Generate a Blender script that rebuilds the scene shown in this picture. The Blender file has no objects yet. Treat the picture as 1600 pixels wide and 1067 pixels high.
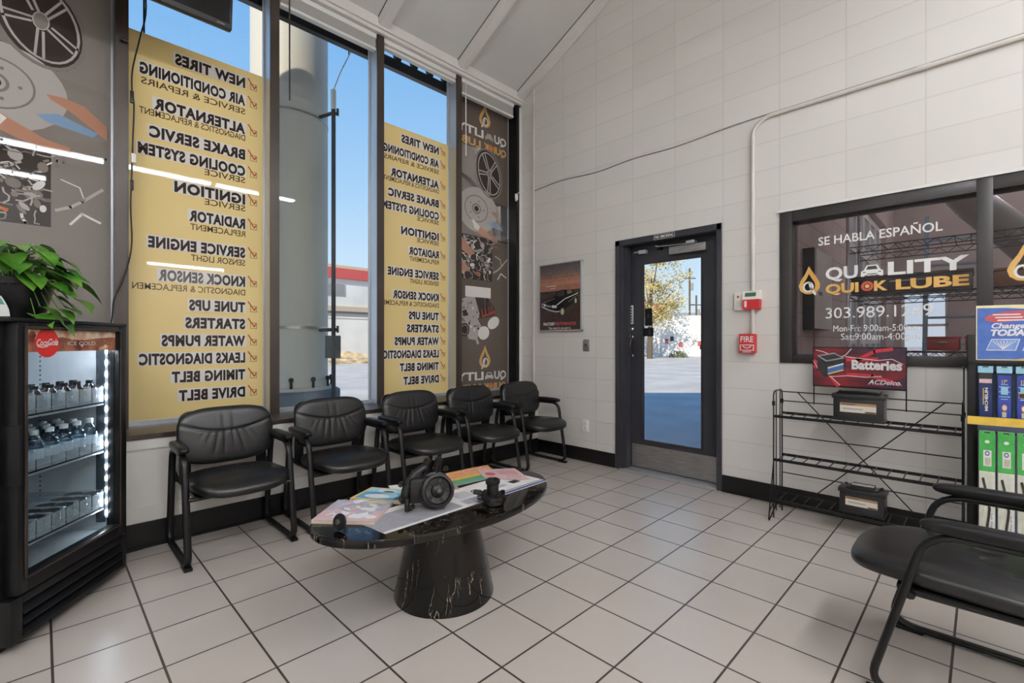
import bpy, bmesh, math, random
from mathutils import Vector, Matrix, Euler
random.seed(7)
PI = math.pi
SC = bpy.context.scene
COL = SC.collection

# ------------------------------------------------------------------ camera, world, sun, exposure
def lin(c):
    return tuple(((v/255)/12.92 if v/255 <= .04045 else ((v/255+.055)/1.055)**2.4) for v in c)
cd = bpy.data.cameras.new('camera'); cam = bpy.data.objects.new('camera', cd); COL.objects.link(cam)
cam.location = (0, 0, 1.15); cam.rotation_euler = (PI/2, 0, PI/4)
cd.sensor_width = 36; cd.lens = 736/1600*36; cd.shift_y = 1.5/1600; cd.clip_start = .05; cd.clip_end = 400
SC.camera = cam
SC.view_settings.view_transform = 'Standard'; SC.view_settings.look = 'None'
SC.view_settings.gamma = 1; SC.view_settings.use_curve_mapping = False
SC.view_settings.exposure = 0.0
SC.cycles.use_denoising = True
SC.cycles.max_bounces = 10; SC.cycles.transparent_max_bounces = 16
SC.cycles.sample_clamp_indirect = 6; SC.cycles.caustics_reflective = False; SC.cycles.caustics_refractive = False

w = bpy.data.worlds.new('sky'); SC.world = w; w.use_nodes = True
nt = w.node_tree; nt.nodes.clear()
tc = nt.nodes.new('ShaderNodeTexCoord'); sp = nt.nodes.new('ShaderNodeSeparateXYZ')
rp = nt.nodes.new('ShaderNodeValToRGB'); bg = nt.nodes.new('ShaderNodeBackground'); wo = nt.nodes.new('ShaderNodeOutputWorld')
nt.links.new(tc.outputs['Generated'], sp.inputs[0]); nt.links.new(sp.outputs['Z'], rp.inputs[0])
nt.links.new(rp.outputs[0], bg.inputs[0]); nt.links.new(bg.outputs[0], wo.inputs[0])
els = rp.color_ramp.elements
els[0].position = 0.0; els[0].color = (*lin((214, 228, 240)), 1)
els[1].position = 1.0; els[1].color = (*lin((36, 100, 198)), 1)
for p, c in ((.10, (204, 224, 241)), (.28, (166, 203, 238)), (.50, (126, 178, 230)), (.7, (84, 146, 216))):
    e = els.new(p); e.color = (*lin(c), 1)
bg.inputs[1].default_value = 1.2

sd = bpy.data.lights.new('sun', 'SUN'); sun = bpy.data.objects.new('sun', sd); COL.objects.link(sun)
sd.energy = 5.6; sd.angle = .009; sd.color = (1, .89, .74)
sun.rotation_euler = Vector((-.55, 1.45, -1)).to_track_quat('-Z', 'Y').to_euler()
sun.location = (10, -20, 18)
TUBE = 84.0          # brightness of the fluorescent tubes

# ------------------------------------------------------------------ materials
MATS = {}
def mat(name, rgb, rough=.5, metal=0, spec=.5, emit=None, est=0, alpha=None, coat=0, trans=0):
    if name in MATS: return MATS[name]
    m = bpy.data.materials.new(name); m.use_nodes = True
    b = m.node_tree.nodes['Principled BSDF']
    b.inputs['Base Color'].default_value = (*lin(rgb), 1); b.inputs['Roughness'].default_value = rough
    b.inputs['Metallic'].default_value = metal; b.inputs['Specular IOR Level'].default_value = spec
    b.inputs['Coat Weight'].default_value = coat
    if trans: b.inputs['Transmission Weight'].default_value = trans
    if emit: b.inputs['Emission Color'].default_value = (*lin(emit), 1); b.inputs['Emission Strength'].default_value = est
    if alpha is not None: b.inputs['Alpha'].default_value = alpha
    MATS[name] = m
    return m
def N(m, t, **kw):
    n = m.node_tree.nodes.new(t)
    for k, v in kw.items(): setattr(n, k, v)
    return n
def L(m, a, b): m.node_tree.links.new(a, b)
def P(m): return m.node_tree.nodes['Principled BSDF']

def mottle(m, c1, c2, scale=6, detail=4, bump=0, stretch=(1, 1, 1), lo=.35, hi=.65):
    t = N(m, 'ShaderNodeTexCoord'); mp = N(m, 'ShaderNodeMapping'); mp.inputs['Scale'].default_value = stretch
    n = N(m, 'ShaderNodeTexNoise'); n.inputs['Scale'].default_value = scale; n.inputs['Detail'].default_value = detail
    r = N(m, 'ShaderNodeValToRGB'); r.color_ramp.elements[0].position = lo; r.color_ramp.elements[1].position = hi
    r.color_ramp.elements[0].color = (*lin(c1), 1); r.color_ramp.elements[1].color = (*lin(c2), 1)
    L(m, t.outputs['Object'], mp.inputs[0]); L(m, mp.outputs[0], n.inputs['Vector']); L(m, n.outputs['Fac'], r.inputs[0])
    L(m, r.outputs[0], P(m).inputs['Base Color'])
    if bump:
        b = N(m, 'ShaderNodeBump'); b.inputs['Strength'].default_value = bump; b.inputs['Distance'].default_value = .002
        L(m, n.outputs['Fac'], b.inputs['Height']); L(m, b.outputs[0], P(m).inputs['Normal'])
    return m

def brickmat(name, c1, c2, cm, bw, bh, mort, off, axes, rough, bump=.4, bd=.003, noise=None, smooth=.1):
    m = mat(name, c1, rough)
    t = N(m, 'ShaderNodeTexCoord'); s = N(m, 'ShaderNodeSeparateXYZ'); c = N(m, 'ShaderNodeCombineXYZ')
    mp = N(m, 'ShaderNodeMapping'); mp.inputs['Location'].default_value = (*off, 0)
    b = N(m, 'ShaderNodeTexBrick'); b.offset = 0; b.squash = 1
    b.inputs['Scale'].default_value = 1; b.inputs['Mortar Size'].default_value = mort; b.inputs['Mortar Smooth'].default_value = smooth
    b.inputs['Brick Width'].default_value = bw; b.inputs['Row Height'].default_value = bh
    b.inputs['Color1'].default_value = (*lin(c1), 1); b.inputs['Color2'].default_value = (*lin(c2), 1); b.inputs['Mortar'].default_value = (*lin(cm), 1)
    L(m, t.outputs['Object'], s.inputs[0]); L(m, s.outputs[axes[0]], c.inputs[0]); L(m, s.outputs[axes[1]], c.inputs[1])
    L(m, c.outputs[0], mp.inputs[0]); L(m, mp.outputs[0], b.inputs['Vector'])
    col = b.outputs['Color']
    n = N(m, 'ShaderNodeTexNoise'); n.inputs['Scale'].default_value = noise or 5; n.inputs['Detail'].default_value = 5
    L(m, t.outputs['Object'], n.inputs['Vector'])
    mr = N(m, 'ShaderNodeMapRange'); mr.inputs[3].default_value = .93; mr.inputs[4].default_value = 1.05
    L(m, n.outputs['Fac'], mr.inputs[0])
    mx = N(m, 'ShaderNodeMix', data_type='RGBA', blend_type='MULTIPLY'); mx.inputs[0].default_value = 1
    L(m, col, mx.inputs[6]); L(m, mr.outputs[0], mx.inputs[7]); L(m, mx.outputs[2], P(m).inputs['Base Color'])
    iv = N(m, 'ShaderNodeMath', operation='SUBTRACT'); iv.inputs[0].default_value = 1; L(m, b.outputs['Fac'], iv.inputs[1])
    ad = N(m, 'ShaderNodeMath', operation='MULTIPLY_ADD'); ad.inputs[1].default_value = .12
    n2 = N(m, 'ShaderNodeTexNoise'); n2.inputs['Scale'].default_value = 60; L(m, t.outputs['Object'], n2.inputs['Vector'])
    L(m, n2.outputs['Fac'], ad.inputs[0]); L(m, iv.outputs[0], ad.inputs[2])
    bp = N(m, 'ShaderNodeBump'); bp.inputs['Strength'].default_value = bump; bp.inputs['Distance'].default_value = bd
    L(m, ad.outputs[0], bp.inputs['Height']); L(m, bp.outputs[0], P(m).inputs['Normal'])
    return m

def glassmat(name, tint=(255, 255, 255), refl=1.0, rough=0.0):
    m = bpy.data.materials.new(name); m.use_nodes = True; n = m.node_tree; n.nodes.clear()
    o = n.nodes.new('ShaderNodeOutputMaterial'); t = n.nodes.new('ShaderNodeBsdfTransparent'); g = n.nodes.new('ShaderNodeBsdfGlossy')
    g.inputs['Roughness'].default_value = rough; t.inputs[0].default_value = (*lin(tint), 1)
    lw = n.nodes.new('ShaderNodeFresnel'); lw.inputs['IOR'].default_value = 1.45
    mu = n.nodes.new('ShaderNodeMath'); mu.operation = 'MULTIPLY'; mu.inputs[1].default_value = refl
    mx = n.nodes.new('ShaderNodeMixShader')
    ge = n.nodes.new('ShaderNodeNewGeometry'); fr = n.nodes.new('ShaderNodeMath'); fr.operation = 'SUBTRACT'; fr.inputs[0].default_value = 1
    m2 = n.nodes.new('ShaderNodeMath'); m2.operation = 'MULTIPLY'
    n.links.new(ge.outputs['Backfacing'], fr.inputs[1]); n.links.new(lw.outputs[0], mu.inputs[0]); n.links.new(mu.outputs[0], m2.inputs[0]); n.links.new(fr.outputs[0], m2.inputs[1]); n.links.new(m2.outputs[0], mx.inputs[0])
    n.links.new(t.outputs[0], mx.inputs[1]); n.links.new(g.outputs[0], mx.inputs[2]); n.links.new(mx.outputs[0], o.inputs[0])
    MATS[name] = m
    return m

def filmmat(name, rgb, tr=.45, rgbt=None):
    """printed window film: daylight glows through it, its room side is glossy"""
    m = bpy.data.materials.new(name); m.use_nodes = True; n = m.node_tree; n.nodes.clear()
    o = n.nodes.new('ShaderNodeOutputMaterial'); d = n.nodes.new('ShaderNodeBsdfDiffuse'); t = n.nodes.new('ShaderNodeBsdfTranslucent')
    g = n.nodes.new('ShaderNodeBsdfGlossy'); g.inputs['Roughness'].default_value = .02
    d.inputs[0].default_value = (*lin(rgb), 1); t.inputs[0].default_value = (*lin(rgbt or rgb), 1)
    a = n.nodes.new('ShaderNodeMixShader'); a.inputs[0].default_value = tr
    f = n.nodes.new('ShaderNodeFresnel'); f.inputs[0].default_value = 1.4; b = n.nodes.new('ShaderNodeMixShader')
    n.links.new(d.outputs[0], a.inputs[1]); n.links.new(t.outputs[0], a.inputs[2])
    n.links.new(f.outputs[0], b.inputs[0]); n.links.new(a.outputs[0], b.inputs[1]); n.links.new(g.outputs[0], b.inputs[2])
    n.links.new(b.outputs[0], o.inputs[0])
    MATS[name] = m
    return m

TILE = .2814
M_floor = brickmat('floor_tile', (191, 181, 172), (184, 175, 167), (66, 56, 50), TILE, TILE, .0042, (1.205+TILE*20, -1.154+TILE*20), ('X', 'Y'), .32, bump=.35, bd=.003, noise=3)
M_block = brickmat('painted_block', (222, 217, 211), (218, 213, 207), (208, 203, 197), .3934, .2005, .004, (1.421+.3934*20, .2005*20+.001), ('X', 'Z'), .5, bump=.32, bd=.004, noise=2)
M_blockx = brickmat('painted_block_side', (222, 217, 211), (218, 213, 207), (196, 190, 184), .3934, .2005, .0045, (8, .2005*20), ('Y', 'Z'), .5, bump=.5, bd=.004, noise=2)
M_white = mottle(mat('white_paint', (226, 222, 216), .45), (222, 218, 212), (229, 225, 220), 3)
M_ceil = mottle(mat('ceiling_paint', (214, 212, 208), .7), (210, 208, 204), (217, 215, 211), 2)
M_black = mottle(mat('black_base', (16, 15, 15), .45, spec=.3), (13, 12, 12), (24, 22, 21), 9)
M_bronze = mottle(mat('bronze_frame', (62, 52, 46), .35, metal=.2), (56, 47, 41), (68, 57, 50), 3)
M_darkframe = mottle(mat('dark_frame', (44, 40, 40), .35), (40, 36, 36), (50, 45, 44), 4)
M_alu = mottle(mat('aluminium', (196, 198, 202), .35, metal=.6), (190, 192, 196), (204, 206, 210), 5, stretch=(1, 1, .05))
M_steel = mottle(mat('brushed_steel', (170, 166, 162), .38, metal=.85), (158, 154, 150), (182, 178, 174), 8, stretch=(1, 1, 14))
M_leather = mottle(mat('black_leather', (20, 19, 19), .34, spec=.5), (17, 16, 16), (23, 22, 22), 60, bump=.12)
M_blackmetal = mottle(mat('black_metal', (20, 19, 19), .35, spec=.3), (17, 16, 16), (23, 22, 22), 20)
M_blackplastic = mottle(mat('black_plastic', (18, 18, 19), .32, spec=.3), (15, 15, 16), (21, 21, 22), 15)
M_blackgloss = mat('black_gloss', (12, 13, 15), .12)
M_chrome = mat('chrome', (200, 200, 200), .2, metal=1)
M_whiteplastic = mat('white_plastic', (232, 230, 225), .4)
M_offwhite = mat('offwhite_paper', (228, 226, 222), .5)
M_glass = glassmat('window_glass', (250, 252, 252), 1.0)
M_garglass = glassmat('wired_glass', (240, 236, 236), 1.1)
M_coolglass = glassmat('cooler_glass', (238, 244, 246), 1.0)
M_gdglass = glassmat('garage_door_glass', (248, 250, 252), .2)
M_brightpane = filmmat('bright_pane', (242, 242, 242), .6)  # white panes put in place of glass to brighten the openings
M_clear = mat('clear_plastic', (226, 232, 238), .12, alpha=.3)
M_yellow = filmmat('yellow_film', (246, 220, 154), .15, (255, 228, 172))
M_ink = filmmat('ink_dark', (58, 48, 42), .2)
M_inkw = filmmat('ink_white', (238, 232, 226), .12)
M_inkthin = filmmat('ink_thin', (92, 78, 60), .2)
M_inkred = filmmat('ink_red', (206, 92, 74), .4)
M_brown = filmmat('brown_film', (112, 100, 92), .25)
filmmat('hazed_film', (142, 134, 127), .2)  # brown film made lighter: reflection haze put into the colour
M_grey1 = filmmat('film_grey', (140, 130, 122), .2)
M_grey2 = filmmat('film_light_grey', (196, 188, 182), .25)
M_grey3 = filmmat('film_dark', (64, 57, 53), .2)
M_skinprint = filmmat('film_skin', (204, 150, 124), .3)
M_gold = filmmat('film_gold', (232, 186, 118), .3)
M_bluepr = filmmat('film_blue', (150, 180, 214), .3)
M_orangepr = filmmat('film_orange', (224, 130, 78), .3)
M_concrete = mottle(mat('concrete_paving', (196, 190, 180), .9), (186, 180, 170), (206, 200, 190), .8, 6)

# ------------------------------------------------------------------ mesh builder
class MB:
    def __init__(s): s.v = []; s.f = []; s.mi = []; s.mats = []
    def m(s, mt):
        if mt not in s.mats: s.mats.append(mt)
        return s.mats.index(mt)
    def add(s, vs, fs, mt, M=None):
        o = len(s.v); k = s.m(mt)
        for p in vs:
            p = Vector(p); s.v.append(tuple(M @ p if M else p))
        for f in fs: s.f.append(tuple(i+o for i in f)); s.mi.append(k)
        return s
    def box(s, x0, x1, y0, y1, z0, z1, mt, bev=0, M=None):
        if bev <= 0:
            vs = [(x, y, z) for x in (x0, x1) for y in (y0, y1) for z in (z0, z1)]
            return s.add(vs, [(0, 1, 3, 2), (4, 6, 7, 5), (0, 4, 5, 1), (2, 3, 7, 6), (0, 2, 6, 4), (1, 5, 7, 3)], mt, M)
        bm = bmesh.new(); bmesh.ops.create_cube(bm, size=1)
        for v in bm.verts: v.co = ((x0+x1)/2+v.co.x*(x1-x0), (y0+y1)/2+v.co.y*(y1-y0), (z0+z1)/2+v.co.z*(z1-z0))
        bmesh.ops.bevel(bm, geom=bm.edges[:], offset=bev, segments=2, affect='EDGES', profile=.6)
        bm.verts.index_update()
        s.add([v.co.copy() for v in bm.verts], [[v.index for v in f.verts] for f in bm.faces], mt, M); bm.free()
        return s
    def prism(s, poly, mp, d0, d1, mt, M=None):
        """poly of 2-D points, mp(a, b, d) -> 3-D"""
        n = len(poly)
        vs = [mp(a, b, d0) for a, b in poly]+[mp(a, b, d1) for a, b in poly]
        fs = [tuple(range(n))[::-1], tuple(range(n, 2*n))]+[(i, (i+1) % n, (i+1) % n+n, i+n) for i in range(n)]
        return s.add(vs, fs, mt, M)
    def tube(s, pts, r, mt, seg=8, closed=False, r2=None, side=None, M=None):
        pts = [Vector(p) for p in pts]; n = len(pts); r2 = r2 or r; vs = []; fs = []
        up0 = Vector(side) if side else None; last = None
        for i, p in enumerate(pts):
            a = pts[(i-1) % n] if (closed or i > 0) else p; b = pts[(i+1) % n] if (closed or i < n-1) else p
            t = (b-a).normalized()
            if up0: u = up0.copy()
            else:
                u = last if last else (Vector((0, 0, 1)) if abs(t.z) < .9 else Vector((1, 0, 0)))
            u = (u-t*u.dot(t)).normalized(); last = u; q = t.cross(u)
            rr = r[i] if isinstance(r, (list, tuple)) else r; rr2 = r2[i] if isinstance(r2, (list, tuple)) else r2
            for k in range(seg):
                an = 2*PI*k/seg; vs.append(p+u*math.cos(an)*rr+q*math.sin(an)*rr2)
        for i in range(n if closed else n-1):
            j = (i+1) % n
            for k in range(seg): fs.append((i*seg+k, i*seg+(k+1) % seg, j*seg+(k+1) % seg, j*seg+k))
        if not closed: fs += [tuple(range(seg))[::-1], tuple(range((n-1)*seg, n*seg))]
        return s.add(vs, fs, mt, M)
    def lathe(s, prof, mt, seg=32, c=(0, 0, 0), sx=1, sy=1, M=None, cap=True):
        vs = [(c[0]+r*sx*math.cos(2*PI*k/seg), c[1]+r*sy*math.sin(2*PI*k/seg), c[2]+z) for r, z in prof for k in range(seg)]
        n = len(prof); fs = [(i*seg+k, i*seg+(k+1) % seg, (i+1)*seg+(k+1) % seg, (i+1)*seg+k) for i in range(n-1) for k in range(seg)]
        if cap: fs += [tuple(range(seg))[::-1], tuple(range((n-1)*seg, n*seg))]
        return s.add(vs, fs, mt, M)
    def build(s, name, parent=None, smooth=40, loc=None, rot=None, label=None):
        me = bpy.data.meshes.new(name); me.from_pydata(s.v, [], s.f)
        for mt in s.mats: me.materials.append(mt)
        me.polygons.foreach_set('material_index', s.mi); me.update()
        if smooth:
            me.polygons.foreach_set('use_smooth', [True]*len(me.polygons)); me.set_sharp_from_angle(angle=math.radians(smooth))
        o = bpy.data.objects.new(name, me); COL.objects.link(o)
        if parent: o.parent = parent
        if loc: o.location = loc
        if rot: o.rotation_euler = rot
        if label: o['label'] = label
        return o

def empty(name, loc=(0, 0, 0), rz=0):
    o = bpy.data.objects.new(name, None); COL.objects.link(o); o.location = loc; o.rotation_euler = (0, 0, rz); o.empty_display_size = .1
    return o
def tag(o, label, cat, group=None, kind=None):
    o['label'] = label; o['category'] = cat
    if group: o['group'] = group
    if kind: o['kind'] = kind
    return o
def thing(name, label, cat, loc=(0, 0, 0), rz=0, group=None): return tag(empty(name, loc, rz), label, cat, group)
def struct(o, label=None, cat=None):
    o['kind'] = 'structure'
    if label: o['label'] = label
    if cat: o['category'] = cat
    return o
def copy_tree(o, parent=None):
    c = o.copy(); COL.objects.link(c)
    if parent: c.parent = parent
    for ch in list(o.children): copy_tree(ch, c)
    return c
def arc(cx, cy, r, a0, a1, n=8): return [(cx+r*math.cos(a0+(a1-a0)*i/n), cy+r*math.sin(a0+(a1-a0)*i/n)) for i in range(n+1)]
def rounded(pts, r, n=5):
    """round the corners of a closed 2-D polygon"""
    out = []; k = len(pts)
    for i in range(k):
        p = Vector(pts[i]); a = Vector(pts[i-1]); b = Vector(pts[(i+1) % k])
        da = (a-p); db = (b-p); rr = min(r, da.length*.45, db.length*.45)
        A = p+da.normalized()*rr; B = p+db.normalized()*rr
        for j in range(n+1):
            t = j/n; out.append(tuple((1-t)**2*A+2*t*(1-t)*p+t*t*B))
    return out

_tc = {}
def textgeo(s, bold=0.0, shear=0.0, space=1.0):
    key = (s, bold, shear, space)
    if key in _tc: return _tc[key]
    cu = bpy.data.curves.new('lettering', 'FONT'); cu.body = s; cu.offset = bold; cu.shear = shear; cu.space_character = space; cu.resolution_u = 3; cu.fill_mode = 'FRONT'
    ob = bpy.data.objects.new('lettering', cu); COL.objects.link(ob)
    dg = bpy.context.evaluated_depsgraph_get(); dg.update(); ev = ob.evaluated_get(dg); me = ev.to_mesh()
    vs = [tuple(v.co) for v in me.vertices]; fs = [tuple(p.vertices) for p in me.polygons]
    ev.to_mesh_clear(); bpy.data.objects.remove(ob); bpy.data.curves.remove(cu)
    x0 = min(v[0] for v in vs); x1 = max(v[0] for v in vs)
    _tc[key] = ([((v[0]-x0)/(x1-x0), v[1]/.729) for v in vs], fs, (x1-x0)/.729)
    return _tc[key]

class Face:
    """flat artwork on a surface: U and V run along it, layers lift by a hair along the normal"""
    def __init__(s, o, U, V, n, step=.0005): s.o = Vector(o); s.U = Vector(U); s.V = Vector(V); s.n = Vector(n); s.step = step; s.mb = MB()
    def p(s, a, b, k): return s.o+s.U*a+s.V*b+s.n*(k*s.step)
    def poly(s, pts, mt, k=1): s.mb.add([s.p(a, b, k) for a, b in pts], [tuple(range(len(pts)))], mt); return s
    def rect(s, a0, a1, b0, b1, mt, k=1): return s.poly([(a0, b0), (a1, b0), (a1, b1), (a0, b1)], mt, k)
    def ell(s, a, b, ra, rb, mt, k=1, rot=0, n=28, a0=0, a1=2*PI):
        c, d = math.cos(rot), math.sin(rot)
        return s.poly([(a+ra*math.cos(t)*c-rb*math.sin(t)*d, b+ra*math.cos(t)*d+rb*math.sin(t)*c) for t in [a0+(a1-a0)*i/n for i in range(n+(a1-a0 < 6))]], mt, k)
    def stroke(s, pts, wd, mt, k=1):
        pts = [Vector(p) for p in pts]
        for i in range(len(pts)-1):
            a, b = pts[i], pts[i+1]; t = (b-a)
            if t.length < 1e-6: continue
            t.normalize(); q = Vector((-t.y, t.x))*wd/2; e = t*wd*.25
            s.poly([tuple(a-e-q), tuple(b+e-q), tuple(b+e+q), tuple(a-e+q)], mt, k)
        return s
    def ring(s, a, b, ra, rb, wd, mt, k=1, rot=0, a0=0, a1=2*PI, n=30):
        c, d = math.cos(rot), math.sin(rot); P_ = []
        for i in range(n+1):
            t = a0+(a1-a0)*i/n
            for f in (1, 0):
                x = (ra-wd*f)*math.cos(t); y = (rb-wd*f)*math.sin(t); P_.append((a+x*c-y*d, b+x*d+y*c))
        s.mb.add([s.p(x, y, k) for x, y in P_], [(2*i, 2*i+1, 2*i+3, 2*i+2) for i in range(n)], mt); return s
    def text(s, st, a, b, h, mt, k=2, w=None, bold=0.0, shear=0.0, space=1.0, align='L', mirror=False):
        vs, fs, asp = textgeo(st, bold, shear, space); wd = w or asp*h
        off = {'L': 0, 'C': -.5, 'R': -1}[align]
        if mirror: s.mb.add([s.p(a-(v[0]+off)*wd, b+v[1]*h, k) for v in vs], [f[::-1] for f in fs], mt)
        else: s.mb.add([s.p(a+(v[0]+off)*wd, b+v[1]*h, k) for v in vs], fs, mt)
        return s
    def build(s, name, parent=None, label=None): return s.mb.build(name, parent, smooth=0, label=label)

# logo pieces shared by the window lettering (sign -1 = seen from behind)
def drop_logo(F, a, b, h, m1, m2, sg=1, k=2):
    """golden oil drop holding a letter-like curl"""
    out = [(0, 1), (.12, .78), (.26, .55), (.34, .36), (.33, .2), (.22, .06), (.05, 0), (-.12, .02), (-.27, .14), (-.32, .32), (-.25, .52), (-.12, .72)]
    q = [(x*.62*.95, y*.62+.11) for x, y in out]
    n = len(out)
    F.mb.add([F.p(a+sg*x*h, b+y*h, k) for x, y in out]+[F.p(a+sg*x*h, b+y*h, k) for x, y in q], [(i, (i+1) % n, (i+1) % n+n, i+n) for i in range(n)], m1)
    F.ring(a-sg*.02*h, b+.26*h, .17*h, .19*h, .06*h, m2, k+1)
    F.stroke([(a+sg*.02*h, b+.4*h), (a+sg*.06*h, b+.22*h), (a+sg*.2*h, b-.02*h)], .07*h, m2, k+1)
def car_icon(F, a, b, w_, mt, md, k=2):
    h = w_*.62
    F.poly([(a-w_*.5, b), (a-w_*.5, b+h*.45), (a-w_*.36, b+h*.58), (a-w_*.24, b+h), (a+w_*.24, b+h), (a+w_*.36, b+h*.58), (a+w_*.5, b+h*.45), (a+w_*.5, b), (a+w_*.34, b), (a+w_*.32, b+h*.1), (a-w_*.32, b+h*.1), (a-w_*.34, b)], mt, k)
    F.poly([(a-w_*.26, b+h*.6), (a-w_*.18, b+h*.9), (a+w_*.18, b+h*.9), (a+w_*.26, b+h*.6)], md, k+1)
    F.rect(a-w_*.22, a+w_*.22, b+h*.16, b+h*.24, md, k+1)
    for q in (-1, 1): F.poly([(a+q*w_*.4, b+h*.44), (a+q*w_*.24, b+h*.36), (a+q*w_*.38, b+h*.32)], md, k+1)
def logo_words(F, a, b1, b2, w_, h1, h2, mw, mg, mr, md, mir=False, k=2):
    """first line with a car for its third letter, second line in gold; a is where the reading starts"""
    sg = -1 if mir else 1
    F.text('QU', a, b1, h1, mw, k, w=w_*.255, bold=.03, mirror=mir)
    car_icon(F, a+sg*w_*.36, b1, w_*.165, mw, md, k)
    F.text('LITY', a+sg*w_*.475, b1, h1, mw, k, w=w_*.525, bold=.03, mirror=mir)
    F.text('QUI', a, b2, h2, mg, k, w=w_*.26, bold=.04, mirror=mir)
    F.ring(a+sg*w_*.325, b2+h2*.5, h2*.52, h2*.52, h2*.24, mr, k); F.ell(a+sg*w_*.325, b2+h2*.5, h2*.2, h2*.2, mg, k+1)
    F.text('K', a+sg*w_*.375, b2, h2, mg, k, w=w_*.1, bold=.04, mirror=mir)
    F.text('LUBE', a+sg*w_*.53, b2, h2, mg, k, w=w_*.47, bold=.04, mirror=mir)

# ------------------------------------------------------------------ room shell
B = 3.73; XG = -3.73; XF = -3.595; XK = -3.345
XR, YF = 3.3, -2.6
SL = .4725; XRIDGE = .4
def zc(x): return 3.85+SL*(x+3.6) if x <= XRIDGE else 3.85+SL*(XRIDGE+3.6)-SL*(x-XRIDGE)

mb = MB(); mb.box(-3.5, XR+.2, YF-.2, B+.12, -.1, 0, M_floor); struct(mb.build('floor', smooth=0))
# back wall: block wall with the door and the garage window cut out of it, gable top
def wall_pieces(mb, y0, y1, m):
    W0, W1 = -1.024, 1.06
    def col(x0, x1, z0, z1=None):
        poly = [(x0, z0), (x1, z0)]
        if z1 is None:
            poly.append((x1, zc(x1)+.03))
            if x0 < XRIDGE < x1: poly.append((XRIDGE, zc(XRIDGE)+.03))
            poly.append((x0, zc(x0)+.03))
        else: poly += [(x1, z1), (x0, z1)]
        mb.prism(poly, lambda a, b, d: (a, d, b), y0, y1, m)
    col(-3.95, -2.381, 0); col(-2.381, -1.43, 2.077); col(-1.43, W0, 0); col(W0, W1, 0, 1.006); col(W0, W1, 2.07); col(W1, XR+.2, 0)
mb = MB(); wall_pieces(mb, B, B+.2, M_block); struct(mb.build('wall_back', smooth=0))
mb = MB(); mb.box(XK-.12, XK, YF, B, .2, .61, M_white); mb.box(XK-.12, XK+.008, YF, B, .0, .222, M_white)
mb.box(XK-.02, XK+.012, YF, B, .548, .606, M_white)
mb.box(XG-.25, XG-.02, YF, B, -.1, .6, M_white); mb.box(XG-.02, XK-.12, YF, B, .4, .6, M_white); struct(mb.build('wall_left', smooth=0))
mb = MB()
mb.prism([(-3.95, 0), (XR+.2, 0), (XR+.2, zc(XR)+.03), (XRIDGE, zc(XRIDGE)+.03), (-3.95, zc(-3.95)+.03)], lambda a, b, d: (a, d, b), YF-.2, YF, M_white)
struct(mb.build('wall_front', smooth=0))
mb = MB(); mb.box(XR, XR+.2, YF, B, 0, zc(XR)+.03, M_white); struct(mb.build('wall_right', smooth=0))
mb = MB()
for x0, x1 in ((-3.68, XRIDGE), (XRIDGE, XR+.3)):
    mb.add([(x, y, zc(x)+dz) for x in (x0, x1) for y in (YF-.3, B+.3) for dz in (0, .2)], [(0, 1, 3, 2), (4, 6, 7, 5), (0, 4, 5, 1), (2, 3, 7, 6), (0, 2, 6, 4), (1, 5, 7, 3)], M_ceil)
struct(mb.build('ceiling', smooth=0))
MULL = [-1.352, -.507, .338, 1.188, 2.029, 2.872]
for i, y in enumerate(MULL+[3.685]):
    mb = MB(); y0, y1 = y-.04, y+.04
    mb.add([(x, yy, zc(x)+dz) for x in (-3.66, XRIDGE) for yy in (y0, y1) for dz in (-.09, .002)], [(0, 1, 3, 2), (4, 6, 7, 5), (0, 4, 5, 1), (2, 3, 7, 6), (0, 2, 6, 4), (1, 5, 7, 3)], M_white)
    mb.add([(x, yy, zc(x)+dz) for x in (-3.66, XRIDGE) for yy in (y0-.004, y0) for dz in (-.006, .002)], [(0, 1, 3, 2), (4, 6, 7, 5), (0, 4, 5, 1), (2, 3, 7, 6), (0, 2, 6, 4), (1, 5, 7, 3)], M_darkframe)
    struct(mb.build('trim_%d' % (i+1), smooth=0))
mb = MB(); mb.box(XF-.03, XF+.03, YF, B, 3.742, 3.90, M_white); mb.box(XG-.03, XF-.03, YF, B, 3.85, 3.90, M_white); mb.box(XF+.03, XF+.05, YF, B, 3.77, 3.80, M_white); struct(mb.build('trim_8', smooth=0))
# black baseboards
mb = MB(); mb.box(XK+.008, XK+.02, YF, B-.012, 0, .14, M_black); mb.box(XK+.02, XK+.035, YF, B-.012, 0, .012, M_black); struct(mb.build('baseboard_left', smooth=0))
mb = MB(); mb.box(XK+.02, -2.39, B-.012, B, 0, .128, M_black); mb.box(-1.425, 1.5, B-.012, B, 0, .128, M_black); mb.box(-1.425, 1.5, B-.02, B-.012, 0, .012, M_black); struct(mb.build('baseboard_back', smooth=0))
# dark window ledge on the knee wall
mb = MB(); mb.box(XG-.02, XK+.02, YF, B, .606, .634, M_bronze); mb.box(XG-.005, XG+.03, YF, B, .634, .66, M_alu); struct(mb.build('trim_9', smooth=0))

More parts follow.
